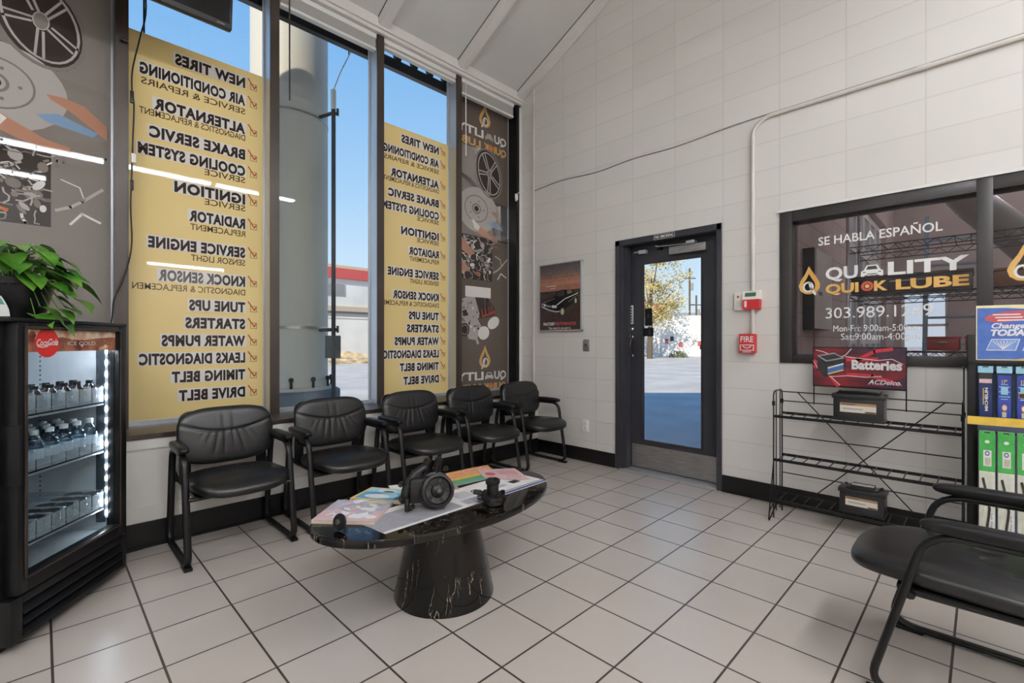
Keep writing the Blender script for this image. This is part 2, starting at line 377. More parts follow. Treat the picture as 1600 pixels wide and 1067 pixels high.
# window wall: five glazed bays
for i in range(len(MULL)):
    y0 = MULL[i]+.03; y1 = (MULL[i+1]-.03) if i+1 < len(MULL) else 3.665
    wn = empty('window_%d' % (i+1)); struct(wn)
    mb = MB(); a = MULL[i]
    mb.box(XF-.012, XF, a-.031, a+.031, .634, 3.745, M_bronze); mb.build('mullion', wn, 0)
    sm = M_darkframe if i == 2 else M_alu
    mb = MB(); mb.box(XG-.03, XF-.012, a-.029, a+.029, .634, 3.85, sm); mb.build('mullion_side', wn, 0)  # silver sides, with the sky's reflection put into the tone
    mb = MB(); mb.box(XG-.004, XG+.004, y0, y1, .66, 3.85, M_glass); mb.build('glass', wn, 0)
    mb = MB(); mb.box(XG-.03, XG+.02, y0, y1, 3.83, 3.85, M_bronze); mb.box(XG-.01, XG+.012, y0, y0+.012, .66, 3.83, M_alu); mb.box(XG-.01, XG+.012, y1-.01, y1, .66, 3.83, M_alu); mb.build('frame', wn, 0)
    if i == 5:
        mb = MB(); mb.box(XG-.03, XF, 3.665, B, .634, 3.745, M_black, .004); mb.build('jamb', wn, 0)
        mb = MB(); mb.box(XF-.03, XF+.012, B-.025, B, .634, 3.72, M_white); mb.build('caulk', wn, 0)

# ------------------------------------------------------------------ window films
FX = XG+.006
lines = [('NEW TIRES', 130, 273, 1), ('AIR CONDITIONING', 158, 218, 1), ('SERVICE & REPAIRS', 175, 220, 0), ('ALTERNATOR', 202, 240, 1), ('DIAGNOSTICS & REPLACEMENT', 216, 217, 0),
         ('BRAKE SERVIC', 242, 233, 1), ('COOLING SYSTEM', 268, 215, 1), ('SERVICE', 282, 319, 0), ('IGNITION', 312, 272, 1), ('SERVICE', 326, 319, 0), ('RADIATOR', 350, 295, 1), ('REPLACEMENT', 366, 297, 0),
         ('SERVICE ENGINE', 395, 231, 1), ('SENSOR LIGHT', 411, 298, 0), ('KNOCK SENSOR', 440, 247, 1), ('DIAGNOSTIC & REPLACEMEN', 457, 206, 0), ('TUNE UPS', 480, 295, 1), ('STARTERS', 506, 289, 1),
         ('WATER PUMPS', 532, 252, 1), ('LEAKS DIAGNOSTIC', 558, 217, 1), ('TIMING BELT', 584, 268, 1), ('DRIVE BELT', 611, 279, 1)]
def service_film(dy, y0, y1, label):
    t = thing('window_banner', label, 'banner', (FX, 0, 0), 0, 'yellow service banners on the windows')
    mb = MB(); mb.box(0, .0015, y0, y1, .662, 3.09, M_yellow); mb.build('film', t, 0)
    F = Face((.0016, dy, 0), (0, 1, 0), (0, 0, 1), (1, 0, 0))
    for s, py, pl, big in lines:
        z = 1.15+(535-py)*.00457; tt = (pl-800)/736; ya = 3.73*(1+tt)/(1-tt); wd = 1.03-ya
        h = .068 if big else .042
        if big:
            F.rect(1.03-wd-.008, 1.03+.008, z-h*.62, z+h*.62, M_inkw, 1)
            F.text(s, 1.03, z-h/2, h, M_ink, 3, w=wd, bold=.05, space=1.1, mirror=True)
            yb = 1.085
            F.ring(yb, z-.012, .03, .03, .004, M_inkthin, 1, rot=PI/4, n=4)
            F.stroke([(yb+.015, z+.0), (yb+.005, z-.02), (yb-.035, z+.04)], .008, M_inkred, 2)
        else: F.text(s, 1.03, z-h/2, h, M_inkthin, 2, w=wd, bold=.012, mirror=True)
    F.build('lettering', t)
service_film(0, .372, 1.15, 'wide yellow window banner listing services, left one, behind the first chair')
service_film(1.69, 2.062, 2.84, 'yellow window banner listing services, right one, behind the third chair')

def montage(dy, y0, y1, z1, label, logos=True):
    M_brown = MATS['brown_film'] if logos else MATS['hazed_film']
    """printed picture strip; u, z in the last bay's coordinates"""
    t = thing('picture_banner', label, 'banner', (FX, 0, 0), 0, 'printed picture banners on the windows')
    mb = MB(); mb.box(0, .0015, y0, y1, .662, z1, M_brown); mb.build('film', t, 0)
    F = Face((.0016, dy, 0), (0, 1, 0), (0, 0, 1), (1, 0, 0), .0004)
    lo = 2.905
    if logos:
        for zb in (3.42, .88):
            drop_logo(F, 3.32, zb, .24, M_gold, M_inkw, -1)
            logo_words(F, 3.63, zb-.12, zb-.235, .70, .085, .075, M_inkw, M_gold, M_orangepr, M_brown, True)
    # wheel with tread running off to the left
    F.poly([(lo, 3.17), (3.1, 3.16), (3.3, 3.19), (3.42, 3.1), (3.42, 2.8), (3.3, 2.70), (3.12, 2.80), (lo, 2.88)], M_grey1, 1)
    F.poly([(lo, 2.90), (3.12, 2.84), (3.3, 2.72), (3.12, 2.80), (lo, 2.87)], M_grey3, 2)
    F.ell(3.375, 2.945, .19, .265, M_grey3, 2, rot=.28); F.ring(3.375, 2.945, .19, .265, .02, M_grey1, 3, rot=.28)
    F.ring(3.38, 2.945, .155, .225, .012, M_grey2, 4, rot=.28)
    for k in range(5):
        an = 2*PI*k/5+.5; c, s_ = math.cos(an), math.sin(an)
        x, z = .15*c*math.cos(.28)-.22*s_*math.sin(.28), .15*c*math.sin(.28)+.22*s_*math.cos(.28)
        for o in (-.012, .012): F.stroke([(3.38+x*.25-o*s_, 2.945+z*.25+o*c), (3.38+x*.97-o*s_*1.6, 2.945+z*.97+o*c*1.6)], .012, M_grey2, 4)
    F.ell(3.38, 2.945, .035, .05, M_grey1, 5); F.ring(3.38, 2.945, .035, .05, .006, M_grey2, 6)
    # hands on a brake disc
    F.poly([(lo, 2.84), (3.02, 2.82), (3.2, 2.74), (3.45, 2.66), (3.66, 2.64), (3.66, 2.3), (3.5, 2.24), (lo, 2.26)], M_grey1, 1.5)
    F.poly([(3.35, 2.60), (3.66, 2.60), (3.66, 2.35), (3.45, 2.3)], M_brown, 1.7)
    F.ell(3.22, 2.53, .27, .235, M_grey2, 2.5); F.ring(3.2, 2.54, .16, .14, .01, M_grey1, 3); F.ell(3.2, 2.54, .145, .125, M_grey2, 3); F.ring(3.2, 2.54, .06, .055, .014, M_grey1, 4); F.ell(3.2, 2.54, .03, .028, M_grey3, 4)
    for k in range(5): F.ell(3.2+.1*math.cos(k*1.257), 2.54+.085*math.sin(k*1.257), .009, .009, M_grey1, 4)
    F.poly([(3.4, 2.545), (3.47, 2.55), (3.56, 2.53), (3.66, 2.44), (3.66, 2.36), (3.58, 2.42), (3.5, 2.48), (3.42, 2.52)], M_skinprint, 4)
    F.poly([(3.13, 2.42), (3.2, 2.40), (3.26, 2.36), (3.4, 2.29), (3.5, 2.27), (3.5, 2.22), (3.3, 2.26), (3.2, 2.30), (3.16, 2.34)], M_skinprint, 4)
    F.poly([(3.13, 2.42), (3.17, 2.415), (3.25, 2.36), (3.22, 2.31), (3.17, 2.33)], M_inkw, 5)
    F.poly([(3.36, 2.42), (3.45, 2.45), (3.62, 2.39), (3.6, 2.36), (3.4, 2.39)], M_bluepr, 3.5)
    # engine bay: tangle of hoses and bright parts
    F.rect(lo, 3.66, 1.80, 2.255, M_grey3, 2); F.rect(3.42, 3.66, 1.80, 2.24, M_brown, 2.3)
    rnd = random.Random(3)
    for k in range(70):
        a, z = lo+rnd.random()*.5, 1.84+rnd.random()*.38; pts = [(a, z)]; an = rnd.random()*6.28
        for q in range(4): an += rnd.uniform(-.9, .9); a += .028*math.cos(an); z += .024*math.sin(an); pts.append((min(max(a, lo+.005), 3.64), min(max(z, 1.81), 2.24)))
        F.stroke(pts, rnd.choice((.006, .008, .013)), rnd.choice((M_inkw, M_grey2, M_grey2, M_grey1)), 3+rnd.random())
    for k in range(26):
        F.ell(lo+.03+rnd.random()*.46, 1.86+rnd.random()*.34, .012+rnd.random()*.03, .01+rnd.random()*.02, rnd.choice((M_grey2, M_grey1, M_inkw)), 3+rnd.random(), rot=rnd.random()*3, n=10)
    F.stroke([(3.44, 1.9), (3.5, 1.93), (3.55, 1.97), (3.64, 2.06)], .016, M_grey2, 4); F.stroke([(3.46, 2.08), (3.54, 2.05), (3.56, 1.98)], .006, M_inkw, 4); F.stroke([(3.5, 1.83), (3.55, 1.9), (3.63, 1.86)], .012, M_inkw, 4)
    F.poly([(lo, 2.24), (3.04, 2.20), (3.18, 2.07), (3.1, 2.04), (lo, 2.14)], M_skinprint, 5); F.poly([(lo, 2.0), (3.06, 1.96), (3.1, 1.88), (lo, 1.87)], M_skinprint, 5)
    F.stroke([(3.2, 1.88), (3.25, 1.865)], .018, M_orangepr, 6)
    if logos:   # an engine on its own
        F.rect(3.05, 3.4, 1.62, 1.73, M_inkw, 2); F.poly([(lo, 1.55), (3.08, 1.62), (3.36, 1.62), (3.36, 1.5), (3.2, 1.42), (3.28, 1.3), (3.2, 1.18), (lo, 1.26)], M_grey2, 1.6)
        F.poly([(3.18, 1.62), (3.36, 1.62), (3.46, 1.52), (3.46, 1.44), (3.26, 1.40)], M_grey3, 2)
        for k in range(4): F.stroke([(3.28+k*.05, 1.43+k*.012), (3.27+k*.05, 1.5+k*.012)], .012, M_inkred, 3)
        F.stroke([(3.28, 1.42), (3.46, 1.48)], .018, M_inkred, 3)
        F.ell(3.44, 1.36, .09, .06, M_inkw, 2.5, rot=.5); F.ell(3.3, 1.25, .08, .07, M_inkw, 2.5, rot=.4); F.ell(3.04, 1.28, .065, .07, M_grey3, 3); F.ring(3.04, 1.28, .05, .055, .012, M_grey1, 4)
        for k in range(40): F.ell(lo+.02+rnd.random()*.3, 1.28+rnd.random()*.3, .006+rnd.random()*.016, .006+rnd.random()*.014, rnd.choice((M_inkw, M_grey1, M_grey3)), 2.5+rnd.random(), n=8)
        F.stroke([(3.1, 1.2), (3.2, 1.19), (3.22, 1.14)], .03, M_grey2, 2)
    F.build('print', t)
montage(0, 2.905, 3.66, 3.72, 'narrow brown picture banner with wheel and engine in the corner window')
montage(-3.38, -.475, .305, 3.72, 'grey picture banner with big wheel and brake disc above the potted plant', False)
# the left banner's lower half is plain; its grey holds painted reflection haze

# blinds pulled up under the beams
def blind(y0, y1, zb, label):
    t = thing('window_blind', label, 'blind', (0, 0, 0), 0, 'raised blinds at the tops of the windows')
    mb = MB(); mb.box(XF-.055, XF-.005, y0, y1, 3.70, 3.74, M_whiteplastic, .004); mb.build('headrail', t)
    mb = MB(); n = max(2, int((3.70-zb-.02)/.006))
    for k in range(n):
        z = 3.697-k*(3.70-zb-.02)/n; mb.box(XF-.05, XF-.006, y0+.01, y1-.01, z-.003, z-.001, M_whiteplastic)
    mb.build('slats', t, 0)
    mb = MB(); mb.box(XF-.052, XF-.006, y0+.004, y1-.004, zb, zb+.02, M_whiteplastic, .004); mb.build('bottom_rail', t)
    return t
BL = [blind(MULL[i]+.035, (MULL[i+1] if i < 5 else 3.665)-.035, zb, lb) for i, zb, lb in
      ((2, 3.62, 'raised white blind above the left yellow banner, beside the screen'), (3, 3.60, 'raised white blind above the clear pane with the pole outside'),
       (4, 3.66, 'thin raised white blind above the right yellow banner'), (5, 3.585, 'raised white blind above the corner picture banner'))]
for b, y, zt, mt in ((BL[0], .44, 3.02, M_blackplastic), (BL[1], 1.285, 2.92, M_bronze), (BL[3], 2.945, 2.98, M_whiteplastic)):
    mb = MB(); mb.tube([(XF+.01, y, 3.72), (XF+.012, y, zt)], .0055, mt, 6); mb.build('wand', b)

# ------------------------------------------------------------------ door in the back wall
dr = empty('door_1', (0, B, 0)); struct(dr)
M_door = mottle(mat('door_dark', (52, 52, 58), .35), (47, 47, 53), (58, 57, 62), 3)
mb = MB()
mb.box(-2.381, -2.304, .0, .19, 0, 2.072, M_door); mb.box(-2.381, -2.335, -.014, .0, 0, 2.076, M_door, .003); mb.box(-2.304, -2.29, .03, .105, 0, 2.02, M_door)
mb.box(-1.465, -1.43, .0, .19, 0, 2.072, M_door); mb.box(-1.468, -1.428, -.014, .0, 0, 2.076, M_door, .003)
mb.box(-2.304, -1.465, .0, .19, 2.02, 2.072, M_door); mb.box(-2.381, -1.43, -.014, .0, 2.024, 2.076, M_door, .003)
mb.build('door_frame', dr, 0)
mb = MB()
mb.box(-2.302, -2.185, .12, .165, .012, 2.018, M_door); mb.box(-1.636, -1.467, .12, .165, .012, 2.018, M_door)
mb.box(-2.185, -1.636, .12, .165, .012, .268, M_door); mb.box(-2.185, -1.636, .12, .165, 1.858, 2.018, M_door)
mb.build('leaf', dr, 0)
mb = MB()
for q in ((-2.195, -2.178, .258, 1.868), (-1.643, -1.626, .258, 1.868)): mb.box(q[0], q[1], .112, .12, q[2], q[3], M_darkframe)
for q in ((.258, .275), (1.851, 1.868)): mb.box(-2.178, -1.643, .112, .12, q[0], q[1], M_darkframe)
mb.build('glazing_bead', dr, 0)
mb = MB(); mb.box(-2.185, -1.636, .138, .146, .268, 1.858, M_glass); mb.build('glass', dr, 0)
mb = MB(); mb.box(-2.285, -1.47, .116, .12, .02, .225, M_steel)
for x in (-2.25, -1.9, -1.5):
    for z in (.04, .205): mb.lathe([(.004, 0), (.004, .002)], M_darkframe, 8, M=Matrix.Translation((x, .116, z)) @ Matrix.Rotation(PI/2, 4, 'X'))
mb.build('kick_plate', dr, label='steel kick plate')
mb = MB(); mb.box(-2.381, -1.43, -.01, .18, 0, .010, M_alu, .003); mb.build('daylight_threshold', dr)  # pale metal stands in for daylight showing under the door
cl = MB(); cl.box(-1.90, -1.585, .065, .12, 1.90, 1.966, M_steel, .006); c_ = cl.build('door_closer', dr, label='grey metal door closer')
mb = MB(); mb.tube([(-1.7, .09, 1.975), (-2.0, .07, 1.985), (-2.02, .05, 1.99)], .006, M_steel, 6); mb.box(-1.735, -1.665, .03, .1, 1.966, 1.99, M_alu, .006); mb.build('closer_arm', c_)
mb = MB(); mb.box(-2.20, -2.125, .08, .12, 1.945, 1.98, M_alu, .005); mb.box(-2.25, -2.2, .09, .12, 1.96, 1.975, M_steel); mb.build('contact_sensor', dr)
mb = MB(); mb.box(-2.02, -1.985, .095, .12, 1.965, 1.985, M_blackplastic, .004); mb.build('door_stop', dr)
mb = MB()
mb.box(-2.297, -2.272, .112, .12, 1.32, 1.49, M_offwhite, .002)
for k in range(6): mb.box(-2.292, -2.277, .1105, .112, 1.335+k*.025, 1.347+k*.025, M_darkframe)
mb.build('lock_plate', dr, label='white lock plate')
mb = MB(); R = Matrix.Translation((-2.283, .12, 1.272)) @ Matrix.Rotation(PI/2, 4, 'X'); mb.lathe([(.021, 0), (.021, .008), (.016, .016), (.008, .02)], M_chrome, 20, M=R); mb.build('lock_cylinder', dr)
mb = MB(); mb.lathe([(.015, 0), (.015, .006), (.01, .01)], M_chrome, 16, M=Matrix.Translation((-2.283, .12, 1.2)) @ Matrix.Rotation(PI/2, 4, 'X'))
mb.lathe([(.015, 0), (.015, .006), (.01, .01)], M_chrome, 16, M=Matrix.Translation((-2.283, .12, 1.03)) @ Matrix.Rotation(PI/2, 4, 'X'))
mb.tube([(-2.283, .115, 1.195), (-2.283, .088, 1.17), (-2.283, .08, 1.12), (-2.283, .088, 1.06), (-2.283, .115, 1.035)], .01, M_bronze, 10); mb.build('pull_handle', dr)
mb = MB(); mb.box(-2.163, -2.092, .131, .137, 1.30, 1.455, M_blackplastic); mb.box(-2.14, -2.115, .13, .131, 1.37, 1.40, M_darkframe); mb.build('glass_sticker', dr, 0)
mb = MB(); mb.box(-2.178, -2.08, .131, .137, 1.205, 1.28, M_blackplastic); mb.box(-2.125, -2.105, .13, .131, 1.22, 1.26, M_darkframe); mb.build('glass_sticker', dr, 0)
t = thing('notice_sign', 'small NO SMOKING sign on the door head', 'sign', (-1.9, B-.0145, 2.048))
mb = MB(); mb.box(-.097, .097, -.003, 0, -.024, .024, M_blackplastic); mb.build('plate', t, 0)
F = Face((0, -.0031, 0), (1, 0, 0), (0, 0, 1), (0, -1, 0)); 
for q in ((-.094, .094, .019, .0215), (-.094, .094, -.0215, -.019), (-.094, -.0915, -.0215, .0215), (.0915, .094, -.0215, .0215)): F.rect(*q, M_offwhite, 1)
F.text('NO SMOKING', 0, -.011, .023, M_offwhite, 2, w=.165, bold=.03, align='C'); F.build('lettering', t)

# ------------------------------------------------------------------ garage window
gw = empty('window_7', (0, B, 0)); struct(gw)
mb = MB()
for x0, x1, z0, z1 in ((-1.024, -.947, 1.006, 2.07), (-.026, .04, 1.006, 2.07), (.985, 1.06, 1.006, 2.07)): mb.box(x0, x1, -.012, .14, z0, z1, M_darkframe, .003)
for x0, x1 in ((-.947, -.026), (.04, .985)):
    mb.box(x0, x1, -.012, .14, 1.006, 1.066, M_darkframe, .003); mb.box(x0, x1, -.012, .14, 1.995, 2.07, M_darkframe, .003)
mb.build('frame', gw)
mb = MB(); mb.box(-1.034, 1.07, -.022, -.0, 2.07, 2.086, M_white); mb.build('trim', gw, 0)
for x0, x1 in ((-.947, -.026), (.04, .985)):
    mb = MB(); mb.box(x0, x1, .05, .057, 1.066, 1.995, M_garglass); mb.build('glass', gw, 0)
M_let = mat('white_vinyl', (238, 236, 232), .5); M_letg = mottle(mat('gold_vinyl', (222, 172, 88), .5), (216, 160, 78), (232, 188, 108), 8)
M_letr = mat('red_vinyl', (196, 84, 70), .5); M_letd = mat('dark_vinyl', (60, 56, 56), .5)
GY = .05   # glass face inside the window
t = thing('window_lettering', 'white and gold shop lettering with oil drop on the garage window', 'lettering', (0, B+GY-.001, 0))
F = Face((0, 0, 0), (1, 0, 0), (0, 0, 1), (0, -1, 0))
F.text('SE HABLA ESPAÑOL', -.80, 1.815, .058, M_let, 1, w=.631, bold=.012)
F.build('slogan', t)
F = Face((0, 0, 0), (1, 0, 0), (0, 0, 1), (0, -1, 0))
drop_logo(F, -.857, 1.485, .195, M_letg, M_let, 1, 1)
logo_words(F, -.758, 1.577, 1.483, .702, .082, .062, M_let, M_letg, M_letr, M_letd)
F.build('shop_logo', t, label='gold drop and white and gold shop name')
F = Face((0, 0, 0), (1, 0, 0), (0, 0, 1), (0, -1, 0))
F.text('303.989.1249', -.758, 1.313, .075, M_let, 1, w=.544)
F.build('phone_number', t)
F = Face((0, 0, 0), (1, 0, 0), (0, 0, 1), (0, -1, 0))
F.text('Mon-Fri: 9:00am-5:00pm', -.714, 1.223, .044, M_let, 1, w=.441)
F.text('Sat:9:00am-4:00pm', -.671, 1.168, .044, M_let, 1, w=.398)
F.build('opening_hours', t)
t = thing('window_lettering', 'gold oil drop on the second garage pane, cut by the picture edge', 'lettering', (0, B+GY-.001, 0))
F = Face((0, 0, 0), (1, 0, 0), (0, 0, 1), (0, -1, 0)); drop_logo(F, .157, 1.485, .2, M_letg, M_let, 1, 1); F.build('vinyl', t)

# ------------------------------------------------------------------ chairs
def cushion(w_, h_, t_, n=3.2, rings=30, seg=96, wr=None, dome=.5, mt=None):
    """closed pillow with a rounded-rectangle outline, centred; width a, height b, thickness c"""
    vs = []; fs = []
    def outline(k):
        a = 2*PI*k/seg; c, s_ = math.cos(a), math.sin(a)
        r = 1/((abs(c)**n+abs(s_)**n)**(1/n)); return r*c*w_/2, r*s_*h_/2
    ol = [outline(k) for k in range(seg)]
    for side in (1, -1):
        base = len(vs)
        for i in range(rings):
            f = 1-(i/rings)**1.7; f2 = f
            e = (1-dome*.5)*max(0, 1-f**8)**.45+dome*.5*(1-f*f)
            for x, y in ol:
                X, Y = x*f2, y*f2; c = side*t_/2*(.04+.96*e)
                if side > 0 and wr: c += wr(X/w_*2, Y/h_*2)
                if side < 0: c = -t_/2*(.04+.9*max(0, 1-f**8)**.45)
                vs.append((X, Y, c))
        vs.append((0, 0, side*t_/2*(1 if side > 0 else .94)+(wr(0, 0) if side > 0 and wr else 0)))
        top = len(vs)-1
        for i in range(rings-1):
            for k in range(seg):
                q = (base+i*seg+k, base+i*seg+(k+1) % seg, base+(i+1)*seg+(k+1) % seg, base+(i+1)*seg+k)
                fs.append(q if side > 0 else q[::-1])
        for k in range(seg):
            q = (base+(rings-1)*seg+k, base+(rings-1)*seg+(k+1) % seg, top); fs.append(q if side > 0 else q[::-1])
    o = rings*seg+1
    for k in range(seg): fs.append((k, o+k, o+(k+1) % seg, (k+1) % seg))
    return vs, fs
def wr_back(u, v):
    seam = .12+.35*u*u
    c = -.0055*math.exp(-((v-seam)/.05)**2)
    d = seam-v
    for q, sl, a in ((-.34, -.25, .6), (-.2, -.12, .9), (-.07, -.03, 1), (.08, .06, .8), (.2, .16, 1), (.33, .28, .6), (-.45, -.4, .4), (.45, .42, .4)):
        ln = .22+.55*(1 if abs(q) < .25 and q*3 % 1 > .3 else .3)
        if d > 0: c -= a*.006*math.exp(-((u-q-sl*d)/.026)**2)*math.exp(-(d/ln)**2)
    for q in (-.1, .1):
        if d < 0: c -= .0015*math.exp(-((u-q)/.03)**2)
    return c
def wr_seat(u, v):   # v runs from the back (-1) to the front (+1)
    c = 0
    for q in (-.3, -.2, -.1, 0, .1, .2, .3): c -= .011*math.exp(-((u-q-.1*(v+.05))/.035)**2)*math.exp(-((v+.08)/.13)**2)
    c -= .004*math.exp(-((v+.26+.1*u*u)/.04)**2)*(abs(u) < .5)
    return c
def make_chair(label, thick=1.0, sx=1.0, foot=0, top=0, pad=0):
    t = thing('guest_chair', label, 'chair')
    # side frames: one bent bar each, sled foot, leg, arm rail, rear leg
    for s in (-1, 1):
        loop = rounded([(.24+foot, .016), (.145+top, .562), (-.155, .562), (-.245, .016)], .075, 6)
        mb = MB(); mb.tube([(x*sx, s*.258, z) for x, z in loop], .0175*thick, M_blackmetal, 12, True, .0125*thick, side=(0, 1, 0))
        # the flat bar is broad across the chair
        mb.build('side_frame', t, 60)
    for s in (-1, 1):
        vs, fs = cushion(.30, .056, .044, 4.5, 16, 48, None, .6)
        M = Matrix.Translation((.01+pad, s*.258, .590))
        mb = MB(); mb.add(vs, fs, M_blackplastic, M); mb.build('armrest', t, 60)
    for s in (-1, 1):
        mb = MB(); mb.box(.155+foot, .245+foot, s*.258-.019, s*.258+.019, .0, .016, M_blackplastic, .004); mb.build('glide', t)
    vs, fs = cushion(.50, .325, .07, 3.4, 44, 120, wr_back, .6)
    # a: across the chair, b: up, thickness: forward
    R = Matrix.Translation((-.11, 0, .612)) @ Matrix.Rotation(-.16, 4, 'Y') @ Matrix(((0, 0, 1, 0), (1, 0, 0, 0), (0, 1, 0, 0), (0, 0, 0, 1)))
    def curve_back(p): return (p[0], p[1], p[2]-.10*p[0]**2*-1)
    mb = MB(); mb.add([curve_back(p) for p in vs], fs, M_leather, R); mb.build('backrest', t, 80)
    mb = MB(); sh = rounded([(-.235, -.15), (.235, -.15), (.235, .15), (-.235, .15)], .07, 6)
    mb.prism([(a, b) for a, b in sh], lambda a, b, d: (a, b, d+.10*a*a), -.042, -.026, M_blackplastic, R); mb.build('back_shell', t)
    vs, fs = cushion(.475, .52, .095, 3.4, 44, 120, wr_seat, .6)
    def waterfall(p):
        x, y, z = p; f = max(0, (y-.10)/.15); return (x, y, z-.028*f*f+.01*abs(x/.24)**3*0)
    R2 = Matrix.Translation((.085, 0, .398)) @ Matrix.Rotation(-.05, 4, 'Y') @ Matrix(((0, 1, 0, 0), (-1, 0, 0, 0), (0, 0, 1, 0), (0, 0, 0, 1)))
    mb = MB(); mb.add([waterfall(p) for p in vs], fs, M_leather, R2); mb.build('seat', t, 80)
    mb = MB(); mb.box(-.15, .23, -.205, .205, .342, .356, M_blackplastic, .004); mb.build('seat_pan', t)
    mb = MB()
    for s in (-1, 1):
        mb.tube([(-.20, s*.245, .42), (-.185, s*.232, .37), (-.15, s*.215, .350), (.21, s*.215, .346), (.235, s*.245, .344)][:4], .010, M_blackmetal, 8)
    mb.tube([(.20, -.25, .345), (.20, .25, .345)], .011, M_blackmetal, 8); mb.tube([(-.198, -.25, .365), (-.198, .25, .365)], .011, M_blackmetal, 8)
    mb.build('seat_frame', t)
    for s in (-1, 1):
        mb = MB(); mb.box(-.165, -.145, s*.20-.028, s*.20+.028, .35, .58, M_blackplastic, .004, Matrix.Translation((-.005, 0, 0))); mb.build('back_support', t)
    if sx != 1:
        for ch in t.children:
            if not ch.name.startswith('side_frame'): ch.scale.x = sx
    return t
def place(o, x, y, rz): o.location = (x, y, 0); o.rotation_euler = (0, 0, rz); return o
c1 = make_chair('black leather guest chair next to the drinks cooler, first of the window row')
place(c1, -3.055, .78, 0)
for y, rz, lb in ((1.412, 0, 'black leather guest chair below the clear pane with the pole, second of the row'),
                  (2.05, 0, 'black leather guest chair below the right yellow banner, middle of the row'),
                  (2.66, 0, 'black leather guest chair left of the corner chair, fourth of the row'),
                  (3.285, 0, 'black leather guest chair in the corner by the back wall, last of the row')):
    c = copy_tree(c1); place(c, -3.055, y, rz); c['label'] = lb
for o in [o for o in COL.objects if o.name.startswith('guest_chair')]: o['group'] = 'guest chairs along the windows'
c6 = make_chair('black leather guest chair on its own in front of the wiper rack, facing left', .95, 1.25, .045, .022, .02); place(c6, .085, 2.2, PI)
if 'group' in c6: del c6['group']

# ------------------------------------------------------------------ coffee table
M_marble = mat('black_marble', (18, 17, 17), .08, spec=.3)
def marble():
    m = M_marble; t_ = N(m, 'ShaderNodeTexCoord')
    def noise(sc, scale, det, dist=0, rot=(.06, .04, 0)):
        mp = N(m, 'ShaderNodeMapping'); mp.inputs['Scale'].default_value = sc; mp.inputs['Rotation'].default_value = rot
        n = N(m, 'ShaderNodeTexNoise'); n.inputs['Scale'].default_value = scale; n.inputs['Detail'].default_value = det; n.inputs['Distortion'].default_value = dist
        L(m, t_.outputs['Object'], mp.inputs[0]); L(m, mp.outputs[0], n.inputs['Vector']); return n.outputs['Fac']
    def ramp(src, stops):
        r = N(m, 'ShaderNodeValToRGB'); e = r.color_ramp.elements
        e[0].position, e[0].color = stops[0][0], (*stops[0][1], 1); e[1].position, e[1].color = stops[-1][0], (*stops[-1][1], 1)
        for p, c in stops[1:-1]: q = e.new(p); q.color = (*c, 1)
        L(m, src, r.inputs[0]); return r.outputs[0]
    bandc = ramp(noise((3, 3, .25), 3, 3), [(.42, lin((6, 6, 6))), (.62, lin((26, 21, 17)))])
    vein = ramp(noise((8, 8, .55), 3.2, 6, .3), [(.0, (0, 0, 0)), (.488, (0, 0, 0)), (.5, (1, 1, 1)), (.512, (0, 0, 0)), (1, (0, 0, 0))])
    mask = ramp(noise((5, 5, 2.2), 3, 4), [(.54, (0, 0, 0)), (.66, (1, 1, 1))])
    mu = N(m, 'ShaderNodeMath', operation='MULTIPLY'); L(m, vein, mu.inputs[0]); L(m, mask, mu.inputs[1])
    mx = N(m, 'ShaderNodeMix', data_type='RGBA'); mx.inputs[7].default_value = (*lin((172, 160, 140)), 1)
    L(m, mu.outputs[0], mx.inputs[0]); L(m, bandc, mx.inputs[6]); L(m, mx.outputs[2], P(m).inputs['Base Color'])
marble()
TZ = .437
ct = thing('coffee_table', 'oval black marble coffee table on a cone base', 'table', (-1.765, 1.322, 0))
mb = MB(); mb.lathe([(.9, TZ-.036), (.985, TZ-.034), (1, TZ-.028), (1, TZ-.006), (.994, TZ-.001), (.98, TZ)], M_marble, 72, sx=.349, sy=.602); mb.build('tabletop', ct, 50)
mb = MB(); mb.lathe([(.226, 0), (.228, .008), (.145, TZ-.036)], M_marble, 56); mb.build('base', ct, 50)

def flat_item(name, label, cat, corners, z, th, art, edge, cover, group=None, curl=0):
    """thin paper object from four floor-plan corners (near-left, near-right, far-right, far-left)"""
    c = [Vector((x, y, 0)) for x, y in corners]; o = sum(c, Vector())/4
    t = thing(name, label, cat, (o.x, o.y, z), 0, group)
    q = [p-o for p in c]
    mb = MB(); n = 6
    if th > .002:
        for k in range(3):
            s = 1-.006*k; mb.add([(p.x*s, p.y*s, th*k/3+dz) for dz in (0, th/3-.0004) for p in q], [(3, 2, 1, 0), (4, 5, 6, 7), (0, 1, 5, 4), (1, 2, 6, 5), (2, 3, 7, 6), (3, 0, 4, 7)], edge)
        mb.build('pages', t, 0)
        mb = MB()
    mb.add([(p.x, p.y, th+dz) for dz in (-.0005, .0006) for p in q], [(3, 2, 1, 0), (4, 5, 6, 7), (0, 1, 5, 4), (1, 2, 6, 5), (2, 3, 7, 6), (3, 0, 4, 7)], cover)
    mb.build('cover' if th > .002 else 'sheet', t, 0)
    U = q[1]-q[0]; V = q[3]-q[0]
    F = Face((q[0].x, q[0].y, th+.0006), U, V, (0, 0, 1), .0003); art(F); F.build('print', t)
    return t
M_paper = mottle(mat('paper_edge', (206, 192, 174), .7), (196, 180, 160), (216, 204, 188), 40, stretch=(1, 1, 20))
def pm(n, c, r=.35): return mottle(mat(n, c, r), tuple(max(0, v-7) for v in c), tuple(min(255, v+6) for v in c), 25)
